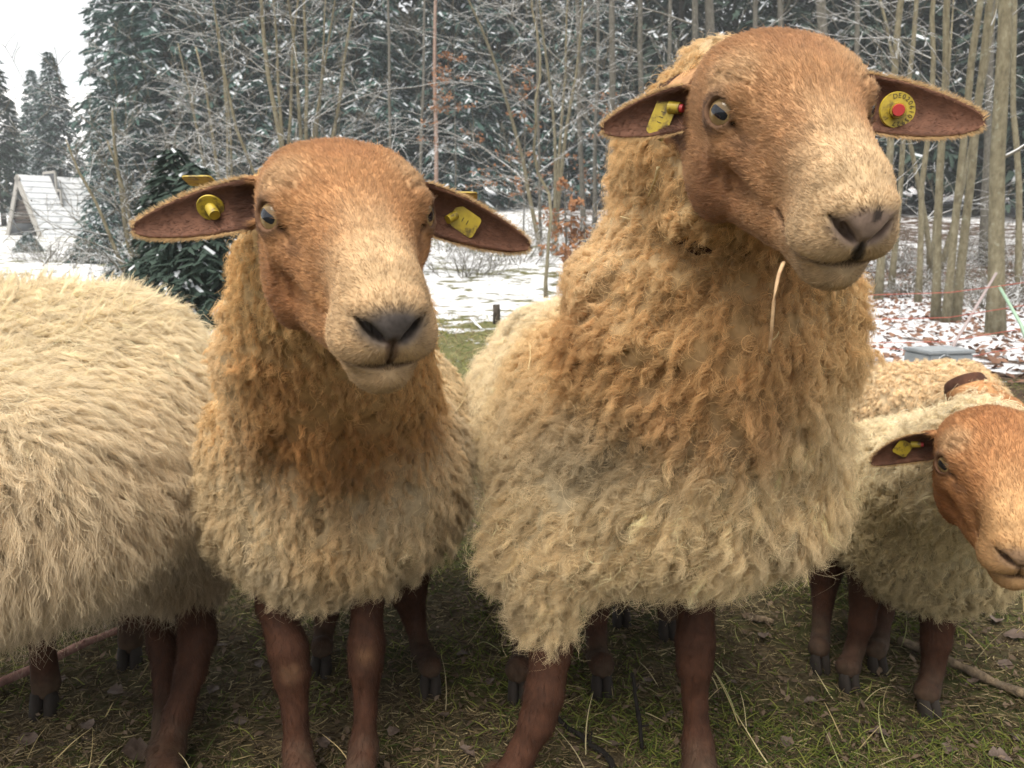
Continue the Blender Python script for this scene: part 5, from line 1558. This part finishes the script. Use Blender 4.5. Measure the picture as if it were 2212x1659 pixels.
def disc_tag(spec, o, x, n, r, label, text=None, red=True, pin=None):
    R, o = frame_at(o, x, n)
    v, f = cyl(r, r * 0.96, 0, 0.0018, 32)
    t = put(spec, 'ear_tag', v, f, R, o, M_TAG); t['label'] = label
    Rp, _ = frame_at(o, x, pin if pin is not None else n)
    v, f = cyl(r * 0.44, r * 0.40, 0.0, 0.013, 20); put(spec, 'collar', v, f, Rp, o, M_TAG, t)
    v, f = cyl(r * 0.34, r * 0.30, 0.0125, 0.0165, 16)
    if red: put(spec, 'pin', v, f, Rp, o, M_TAGRED, t)
    if text:
        for i, ch in enumerate(text):
            a = math.radians(100 - i * 19.0)
            gv, gf = glyphs(ch, r * 0.36)
            if not len(gf): continue
            ca, sa = math.cos(a - math.pi / 2), math.sin(a - math.pi / 2)
            gv = gv @ np.array([[ca, sa, 0], [-sa, ca, 0], [0, 0, 1]]) + [r * 0.74 * math.cos(a), r * 0.74 * math.sin(a), 0.0022]
            put(spec, 'lettering', gv, gf, R, o, M_INK, t)
    return t
def on_ear(spec, i, px, py, lift=0.004):
    """point in the hollow of ear i that shows at a pixel: first surface met by that line of sight"""
    d = unit(P(px, py, 1.0) - CAM_P)
    hit, loc, n, _ = spec['body'].ray_cast(Vector(CAM_P), Vector(d))
    loc = np.array(loc); n = np.array(n)
    return loc + (CAM_P - loc) / np.linalg.norm(CAM_P - loc) * lift, unit(n)
# tall sheep: folded plate in the near ear, printed disc in the far one
o, n = on_ear(C, 0, 1430, 254)
plate_tag(C, o, (0.42, 0, 0.9), unit(n + np.array([-0.2, -0.6, 0])), 0.021, 0.0115, 'yellow plate tag with red pin in the near ear', text='1 1 1', pin=(0.75, -0.6, -0.15), pin_off=(0.012, -0.004), skew=0.25)
o, n = on_ear(C, 1, 1938, 238, 0.006)
disc_tag(C, o, (1, 0, 0.1), unit(n * 0.3 + np.array([0.1, -1, 0.0])), 0.0185, 'round yellow tag with printed number and red pin in the far ear', 'DE0206105927 1', pin=(-0.35, -1, -0.15))
# facing sheep
o, n = on_ear(B, 0, 455, 448, 0.005)
disc_tag(B, o, (1, 0, 0.1), unit(n + np.array([0.4, -0.5, -0.6])), 0.0135, 'dirty round yellow tag inside the ear', pin=(0.5, -0.6, -0.6), red=False)
o, n = on_ear(B, 1, 1003, 478, 0.004)
plate_tag(B, o, (0.75, 0, -0.45), unit(n + np.array([0, -0.6, 0])), 0.0165, 0.0125, 'dirty yellow plate tag inside the ear', text='1 1', pin=(-0.5, -0.5, -0.3), pin_off=(-0.012, 0.0), pin_r=0.005, red=False)
plate_tag(B, P(432, 392, 0.845), (1, 0, 0.08), (0, 0.35, 1), 0.015, 0.012, 'yellow tag plate standing up behind the ear')
plate_tag(B, P(1008, 424, 0.93), (1, 0, -0.1), (0, 0.35, 1), 0.012, 0.010, 'edge of a yellow tag plate above the ear')
# smaller sheep
o, n = on_ear(D, 0, 1950, 968, 0.005)
plate_tag(D, o, (0.45, 0, 0.9), unit(n + np.array([0, -0.8, 0])), 0.0115, 0.0105, 'small bent yellow tag with a red pin', pin=(0.8, -0.5, 0.1), pin_off=(0.011, -0.006), pin_r=0.0048)

# ---------------------------------------------------------------- straws and hay caught on the sheep
def straw_mat(name, c0, c1):
    m, nt, b = new_mat(name); tc = nd(nt, 'ShaderNodeTexCoord')
    nt.links.new(ramp(nt, noise(nt, tc.outputs['Object'], 60, 4), [(0.35, c0), (0.65, c1)]), b.inputs['Base Color'])
    b.inputs['Roughness'].default_value = 0.6
    return m
M_STRAW = straw_mat('dry_straw', (0.40, 0.30, 0.14), (0.66, 0.54, 0.30))
M_STRAWB = straw_mat('brown_straw', (0.25, 0.13, 0.06), (0.60, 0.42, 0.24))
def straw(pts, r, label, mat=None, flat=0.45, name='straw', group=None):
    pts = np.asarray(pts, float)
    t = np.linspace(0, len(pts) - 1, (len(pts) - 1) * 4 + 1)
    pp = np.stack([np.interp(t, np.arange(len(pts)), pts[:, k]) for k in range(3)], 1)
    for _ in range(3): pp[1:-1] = 0.25 * pp[:-2] + 0.5 * pp[1:-1] + 0.25 * pp[2:]
    base = pp[0].copy(); mb = MB(); mb.tube(pp - base, np.linspace(r, r * 0.6, len(pp)), 6, True, flat=flat)
    o = mb.build(name, mat or M_STRAW); o.location = tuple(base)
    tag(o, label, 'straw', group); return o
mY = hC.w_(warp(np.array([3.6, 20.0, -7.6])))[1] - 0.01
straw([P(1693, 566, mY), P(1682, 592, mY - 0.012), P(1672, 640, mY - 0.015), P(1668, 700, mY - 0.01), P(1662, 762, mY)], 0.0021, 'long bent straw hanging from the tall sheep mouth', M_STRAWB)
GS = 'hay caught in the wool'
def neck_straw(a, bq, label, spec, r=0.0011):
    # lay the straw on the fleece where it shows
    v, t, n = mesh_arrays(spec['fleece_obj']); q = proj(v)
    pts = []
    for px, py in (a, ((a[0] + bq[0]) / 2 + 4, (a[1] + bq[1]) / 2), bq):
        d = np.hypot(q[:, 0] - px, q[:, 1] - py) + 1e4 * ((n * (CAM_P - v)).sum(1) < 0); pts.append(P(px, py, v[np.argsort(d)[:5], 1].min() - 0.02))
    straw(pts, r, label, group=GS)
neck_straw((1422, 360), (1400, 425), 'pale flat hay blade high on the tall sheep neck', C, 0.002)
neck_straw((1340, 468), (1362, 474), 'short hay bit at the edge of the tall sheep neck', C)
neck_straw((1575, 1265), (1580, 1310), 'hay stalk hanging at the bottom of the tall sheep chest', C, 0.0016)
neck_straw((1668, 735), (1682, 716), 'white hay bit beside the hanging straw', C)
neck_straw((1145, 745), (1140, 800), 'thin upright straw on the tall sheep flank', C, 0.0009)
neck_straw((1008, 850), (978, 895), 'kinked yellow straw on the facing sheep flank', B, 0.0012)
neck_straw((1920, 1120), (1905, 1160), 'short pale straw on the smaller sheep chest', D)
neck_straw((2020, 930), (1960, 950), 'curved hay stalk across the smaller sheep back', D)
neck_straw((1985, 870), (2010, 905), 'bent hay stalk on top of the smaller sheep', D)
# ---------------------------------------------------------------- grass, hay, leaves and sticks on the ground
M_BLADE = hair_mat('grass_and_hay', 0.25, 0.6, 0.2)
def scatter(N, ylo=0.9, yhi=5.0, pw=1.6):
    """points on the ground inside the view, denser near the camera"""
    Y = ylo + (yhi - ylo) * rng.random(N) ** pw
    X = rng.uniform(-0.78, 0.78, N) * (Y + 0.25)
    return X, Y
def blades(name, N, cols, L, lift, rad, parent=None, ylo=0.9, yhi=5.0, pw=1.6, patch=None, bend=0.5):
    X, Y = scatter(N, ylo, yhi, pw)
    p = np.stack([X, Y, ground_z(X, Y)], 1)
    if patch is not None:
        k = rng.random(N) < patch(p); p = p[k]
    M = len(p); a = rng.uniform(0, 2 * math.pi, M)
    li = rng.uniform(lift[0], lift[1], M)
    d = unit(np.stack([np.cos(a), np.sin(a), li], 1))
    LL = rng.uniform(L[0], L[1], M)
    ts = np.linspace(0, 1, 5)
    sag = rng.uniform(0.2, 1.0, M) * bend
    side = np.stack([-np.sin(a), np.cos(a), a * 0], 1) * rng.normal(0, 0.25, M)[:, None]
    pts = p[:, None] + LL[:, None, None] * (d[:, None] * ts[None, :, None] + side[:, None] * (ts ** 2)[None, :, None] - np.array([0, 0, 1.0]) * (sag * np.maximum(d[:, 2], 0.15))[:, None, None] * (ts ** 2)[None, :, None])
    zmin = (p[:, 2] + 0.0015)[:, None]
    pts[..., 2] = np.maximum(pts[..., 2], zmin + 0.002 * rng.random(M)[:, None])
    c = np.asarray(cols)[rng.integers(0, len(cols), M)] * rng.uniform(0.65, 1.3, M)[:, None]
    r = (rad * rng.uniform(0.6, 1.4, M))[:, None] * (1 - 0.7 * ts ** 2)[None]
    o = make_curves(name, pts, r, np.clip(c, 0, 0.9), M_BLADE, None)
    return o
pz = lambda p: sstep(-0.1, 0.35, vnoise(p, 3.5, 61, 3) + 0.25 * sstep(0.0, 0.6, p[:, 0]))
STRAWC = [(0.34, 0.27, 0.14), (0.48, 0.40, 0.22), (0.26, 0.20, 0.10), (0.19, 0.14, 0.075)]
GREENC = [(0.10, 0.13, 0.025), (0.16, 0.19, 0.04), (0.23, 0.24, 0.06), (0.07, 0.10, 0.025)]
MUDC = [(0.07, 0.05, 0.03), (0.12, 0.09, 0.05), (0.17, 0.13, 0.075)]
tag(blades('grass', 80000, GREENC, (0.012, 0.045), (0.3, 1.6), 0.0009, patch=lambda p: 0.10 + 0.9 * pz(p)), 'short green grass between hay on the trampled pasture', 'grass', kind='stuff')
tag(blades('hay_litter', 34000, STRAWC, (0.008, 0.035), (-0.05, 0.5), 0.0008), 'trampled hay scattered over the ground', 'hay', kind='stuff')
tag(blades('dead_grass', 60000, MUDC, (0.010, 0.04), (0.0, 0.9), 0.0010), 'brown dead grass and mud crumbs', 'grass', kind='stuff')
tag(blades('tall_hay_stalks', 280, [(0.55, 0.47, 0.27), (0.45, 0.36, 0.18), (0.40, 0.40, 0.18)], (0.06, 0.15), (0.6, 2.5), 0.0009, ylo=1.0, yhi=2.2, bend=0.4, patch=lambda p: 0.25 + 0.75 * sstep(-0.1, 0.35, p[:, 0])), 'pale hay stalks standing out of the grass', 'hay', kind='stuff')
tag(blades('meadow_tufts', 16000, STRAWC + GREENC + MUDC, (0.03, 0.09), (0.3, 1.6), 0.0022, ylo=4.0, yhi=9.5, pw=1.0, patch=lambda p: sstep(2.6, 1.4, p[:, 0])), 'faded grass tufts of the meadow behind', 'grass', kind='stuff')
# leaf litter of the wood edge on the right
def leaf_quads(N, x0, x1, y0, y1, size, seed):
    rs = np.random.default_rng(seed)
    X = rs.uniform(x0, x1, N); Y = rs.uniform(y0, y1, N)
    p = np.stack([X, Y, ground_z(X, Y) + 0.012], 1)
    n = unit(np.stack([rs.normal(0, .45, N), rs.normal(0, .45, N), np.ones(N)], 1))
    u = unit(np.cross(n, rs.normal(0, 1, (N, 3)))); w = np.cross(n, u)
    s = rs.uniform(0.6, 1.3, N)[:, None] * size
    V = np.stack([p - u * s, p - w * s * .5 + n * s * .12, p + u * s, p + w * s * .5 + n * s * .12], 1).reshape(-1, 3)
    return V, np.arange(4 * N).reshape(-1, 4)
M_LITTER = leaf_mat('red_brown_leaf_litter', (0.075, 0.038, 0.026), (0.25, 0.145, 0.10))
V, Q = leaf_quads(14000, 1.9, 12.0, 4.6, 20.0, 0.045, 3)
tag(mesh_from('leaf_litter', V, Q, M_LITTER, None, False), 'red-brown fallen leaves showing through the thin snow', 'leaves', kind='stuff')

V, Q = leaf_quads(5200, -1.5, 1.7, 0.95, 3.2, 0.0085, 8)
tag(mesh_from('leaf_crumbs', V, Q, leaf_mat('leaf_crumbs', (0.05, 0.034, 0.022), (0.20, 0.145, 0.10)), None, False), 'crumbled brown leaf bits trodden into the grass', 'leaves', kind='stuff')
# single dead leaves lying in the grass
M_LEAFG, nt, b = new_mat('grey_brown_dead_leaf')
tc = nd(nt, 'ShaderNodeTexCoord')
nt.links.new(ramp(nt, noise(nt, tc.outputs['Object'], 60, 6, 0.7), [(0.3, (0.05, 0.033, 0.025)), (0.5, (0.11, 0.078, 0.06)), (0.75, (0.19, 0.145, 0.12))]), b.inputs['Base Color']); b.inputs['Roughness'].default_value = 0.7
bump(nt, b, noise(nt, tc.outputs['Object'], 90), 0.5, 0.002)
def leaf_mesh(seed, s):
    rs = np.random.default_rng(seed); n = 9
    V = []; F = []
    us = np.linspace(0, 1, n)
    wid = 0.42 * np.sin(us * math.pi) ** 0.7 * (1 + 0.18 * np.sin(us * 19 + seed))
    curl = rs.uniform(0.3, 1.2)
    for i, u in enumerate(us):
        for k, f in enumerate((-1, -0.5, 0, 0.5, 1)):
            V.append(((u - 0.5) * s, f * wid[i] * s, s * (0.22 * curl * abs(f) ** 1.5 * wid[i] * 2 + 0.10 * math.sin(u * 3 + seed)) + s * 0.03 * rs.normal()))
    for i in range(n - 1):
        for k in range(4): F.append((i * 5 + k, i * 5 + 5 + k, i * 5 + 6 + k, i * 5 + 1 + k))
    me = bpy.data.meshes.new('dead_leaf'); me.from_pydata(V, [], F); me.update(); me.materials.append(M_LEAFG)
    me.polygons.foreach_set('use_smooth', np.ones(len(me.polygons), bool))
    return me
leaf_me = [leaf_mesh(i, 0.030) for i in range(5)]
leaf_spots = [(2150, 1345, 1.3), (2190, 1380, 1.5), (2120, 1330, 1.0), (2170, 1440, 1.1), (2050, 1620, 1.0), (1900, 1590, 1.2), (2160, 1645, 1.3), (1440, 1545, 1.2), (1700, 1600, 0.9), (1620, 1570, 0.8), (1000, 1420, 0.9), (1060, 1470, 0.8),
              (960, 1550, 0.7), (520, 1560, 1.0), (460, 1500, 0.9), (190, 1580, 1.0), (250, 1500, 1.1), (60, 1600, 1.2), (480, 1400, 0.8), (1400, 1470, 0.8), (1650, 1380, 1.0), (1750, 1520, 0.9), (2100, 1480, 1.0), (1330, 1610, 1.1), (560, 1440, .8), (850, 1590, .9), (1960, 1330, .9), (2200, 1600, 1.1), (130, 1470, .8), (1010, 1630, 1.0), (700, 1610, .9), (1580, 1480, .7)]
for i, (px, py, s) in enumerate(leaf_spots):
    g = G(px, py); o = bpy.data.objects.new('dead_leaf', leaf_me[i % 5]); COL.objects.link(o)
    o.location = (g[0], g[1], float(ground_z(g[0], g[1])) + 0.008); o.rotation_euler = (random.uniform(-.3, .3), random.uniform(-.3, .3), random.uniform(0, 6.28)); o.scale = (s, s, s)
    tag(o, 'curled grey-brown dead leaf lying in the trampled grass', 'leaf', 'dead leaves on the pasture')
g = G(298, 1645); o = bpy.data.objects.new('dead_leaf', leaf_me[2]); COL.objects.link(o); o.location = (g[0], g[1], 0.02); o.rotation_euler = (0.5, 0.3, 0.6); o.scale = (1.7, 1.7, 1.7)
tag(o, 'large dark curled leaf by the hind feet of the long-haired sheep', 'leaf')

def stick(a, bq, r, label, mat, seed, name='stick', sag=0.006, lift=0.008):
    rs = np.random.default_rng(seed); a = np.asarray(a, float); bq = np.asarray(bq, float)
    n = 14; ts = np.linspace(0, 1, n)
    pts = a + (bq - a) * ts[:, None] + rs.normal(0, sag, (n, 3)) * [1, 1, 0.2]
    for _ in range(2): pts[1:-1] = 0.25 * pts[:-2] + 0.5 * pts[1:-1] + 0.25 * pts[2:]
    pts[:, 2] += lift
    mb = MB(); mb.tube(pts - pts[0], r * (1 + 0.15 * rs.normal(0, 1, n)) * np.linspace(1, 0.75, n), 9)
    for _ in range(2):
        i = rs.integers(3, n - 3); q = pts[i] - pts[0]
        mb.tube([q, q + rs.normal(0, 1, 3) * [0.01, 0.01, 0.004] + [0, 0, r * 1.2]], [r * 0.5, r * 0.25], 6)
    o = mb.build(name, mat); o.location = tuple(pts[0]); tag(o, label, 'stick'); return o
M_PINK = bark_mat('peeled_pinkish_branch', (0.14, 0.075, 0.06), (0.30, 0.17, 0.14), (0.42, 0.27, 0.23), 1.5, 12, 0.0)
M_DRYWOOD = bark_mat('dry_grey_branch', (0.07, 0.055, 0.04), (0.19, 0.145, 0.10), (0.36, 0.27, 0.17), 1.5, 12, 0.1)
M_BLACKTWIG = bark_mat('wet_black_twig', (0.012, 0.011, 0.010), (0.025, 0.022, 0.02), (0.045, 0.04, 0.035), 1.5, 14, 0.0)
stick(G(-60, 1528), G(330, 1342), 0.0095, 'long pinkish peeled branch lying behind the long-haired sheep', M_PINK, 1, lift=0.02)
stick(G(1940, 1392), G(2260, 1535), 0.0105, 'long grey branch lying behind the smaller sheep feet', M_DRYWOOD, 2, lift=0.012)
stick(G(1610, 1338), G(1680, 1352), 0.008, 'short grey stick on the hay under the tall sheep', M_DRYWOOD, 3)
gk = G(1388, 1620)
stick(gk, P(1366, 1455, gk[1] + 0.015), 0.0042, 'black wet twig sticking up from the ground between the tall sheep legs', M_BLACKTWIG, 4, sag=0.002, lift=0)
stick(G(1330, 1660), G(1210, 1560), 0.006, 'dark twig lying beside the stepping foot of the tall sheep', M_BLACKTWIG, 5)

# ---------------------------------------------------------------- things at the edge of the pasture
M_BOX, nt, b = new_mat('galvanised_box')
tc = nd(nt, 'ShaderNodeTexCoord')
nt.links.new(ramp(nt, noise(nt, tc.outputs['Object'], 14, 5), [(0.3, (0.27, 0.30, 0.33)), (0.7, (0.37, 0.40, 0.43))]), b.inputs['Base Color']); b.inputs['Metallic'].default_value = 0.35; b.inputs['Roughness'].default_value = 0.5
bc = P(2028, 752, 4.75)
BX = empty('fence_energiser', (bc[0], 4.75, float(ground_z(bc[0], 4.75))), math.radians(12))
tag(BX, 'grey metal box with a bow handle on the ground behind the sheep', 'box')
hh = bc[2] - BX.location.z
def bev_box(name, c, h, mat, parent, bev=0.008):
    bm = bmesh.new(); bmesh.ops.create_cube(bm, size=2.0)
    for v in bm.verts: v.co = Vector((v.co.x * h[0] + c[0], v.co.y * h[1] + c[1], v.co.z * h[2] + c[2]))
    bmesh.ops.bevel(bm, geom=list(bm.edges), offset=bev, segments=2, affect='EDGES')
    me = bpy.data.meshes.new(name); bm.to_mesh(me); bm.free(); me.materials.append(mat)
    o = bpy.data.objects.new(name, me); COL.objects.link(o); o.parent = parent; return o
bev_box('case', (0, 0, hh / 2 - 0.01), (0.15, 0.11, hh / 2 - 0.012), M_BOX, BX)
bev_box('lid', (0, 0, hh - 0.012), (0.156, 0.116, 0.011), M_BOX, BX, 0.005)
bev_box('door_panel', (0.07, -0.112, hh / 2 - 0.02), (0.07, 0.003, hh / 2 - 0.03), M_BOX, BX, 0.001)
mb = MB(); th = np.linspace(0, math.pi, 12)
mb.tube(np.stack([-0.02 + 0.045 * np.cos(th) - 0.03, th * 0 - 0.118, hh - 0.03 + 0.035 * np.sin(th) - 0.03], 1), 0.004, 6); mb.build('handle', M_BOX, BX)

M_WIRE, nt, b = new_mat('red_polywire'); b.inputs['Base Color'].default_value = (0.42, 0.10, 0.07, 1); b.inputs['Roughness'].default_value = 0.6
M_PINKPOST, nt, b = new_mat('faded_pink_rod'); b.inputs['Base Color'].default_value = (0.30, 0.25, 0.25, 1); b.inputs['Roughness'].default_value = 0.6
M_MINT, nt, b = new_mat('pale_green_plastic_post'); b.inputs['Base Color'].default_value = (0.25, 0.38, 0.28, 1); b.inputs['Roughness'].default_value = 0.5
FN = empty('electric_fence', (2.6, 6.0, 0)); tag(FN, 'sagging red wire fence with leaning rods at the edge of the wood', 'fence')
def fence_part(name, pts, r, mat, k=6):
    mb = MB(); mb.tube(np.asarray(pts, float) - [2.6, 6.0, 0], r, k); return mb.build(name, mat, FN)
fence_part('post', [P(2152, 590, 6.3), P(2062, 742, 5.9), P(2056, 752, 5.88) - [0, 0, 0.06]], [0.010, 0.011, 0.011], M_PINKPOST, 8)
fence_part('post', [P(2158, 618, 5.6), P(2205, 700, 5.3), P(2232, 755, 5.15) - [0, 0, 0.05]], [0.010, 0.011, 0.011], M_MINT, 8)
for k, (ya, yb, yc) in enumerate(((640, 632, 612), (692, 686, 662), (742, 738, 712), (784, 780, 752))):
    A0, A1, A2 = P(1790, ya, 6.9), P(2050, yb, 6.0), P(2160, yc + 6, 5.58); A3 = P(2330, yc - 20, 5.3)
    ts = np.linspace(0, 1, 9)[:, None]
    pts = np.concatenate([A0 + (A1 - A0) * ts[:-1], A1 + (A2 - A1) * ts[:-1], A2 + (A3 - A2) * ts]); pts[:, 2] = np.maximum(pts[:, 2], 0.02)
    fence_part('wire', pts, 0.0028, M_WIRE, 5)
# little stub of a post and a snowy stick in the meadow
gp = G(1072, 700)
mb = MB(); mb.tube([(0, 0, -0.05), (0.005, 0, 0.11), (0.0, 0, 0.205)], [0.042, 0.04, 0.038], 9)
o = mb.build('post_stub', M_DARKBARK); o.location = (gp[0], gp[1], float(ground_z(gp[0], gp[1]))); tag(o, 'short dark post stub in the meadow between the two sheep', 'post')
M_SNOWSTICK = bark_mat('snowy_stick', (0.2, 0.18, 0.15), (0.3, 0.28, 0.25), (0.4, 0.38, 0.34), 0.1)
stick(G(1015, 688), G(1040, 712), 0.016, 'snow-covered stick in the meadow left of the post stub', M_SNOWSTICK, 6)
stick(G(1060, 690), G(1105, 692), 0.012, 'thin snowy stick leaning on the post stub', M_SNOWSTICK, 7, lift=0.05)
# ---------------------------------------------------------------- cold damp air
hz = bpy.data.meshes.new('haze')
bm = bmesh.new(); bmesh.ops.create_cube(bm, size=2.0); bm.to_mesh(hz); bm.free()
ho = bpy.data.objects.new('haze', hz); COL.objects.link(ho)
ho.location = (0, 195, 30.0); ho.scale = (345, 240, 33.0)
m = bpy.data.materials.new('damp_air'); m.use_nodes = True; nt = m.node_tree; nt.nodes.clear()
vo = nt.nodes.new('ShaderNodeVolumePrincipled'); vo.inputs['Color'].default_value = (0.88, 0.94, 1.0, 1); vo.inputs['Density'].default_value = 0.0014; vo.inputs['Anisotropy'].default_value = 0.0
ou = nt.nodes.new('ShaderNodeOutputMaterial'); nt.links.new(vo.outputs[0], ou.inputs['Volume'])
hz.materials.append(m)
tag(ho, 'thin cold haze in the air', 'haze', kind='stuff')
scene.cycles.volume_bounces = 2
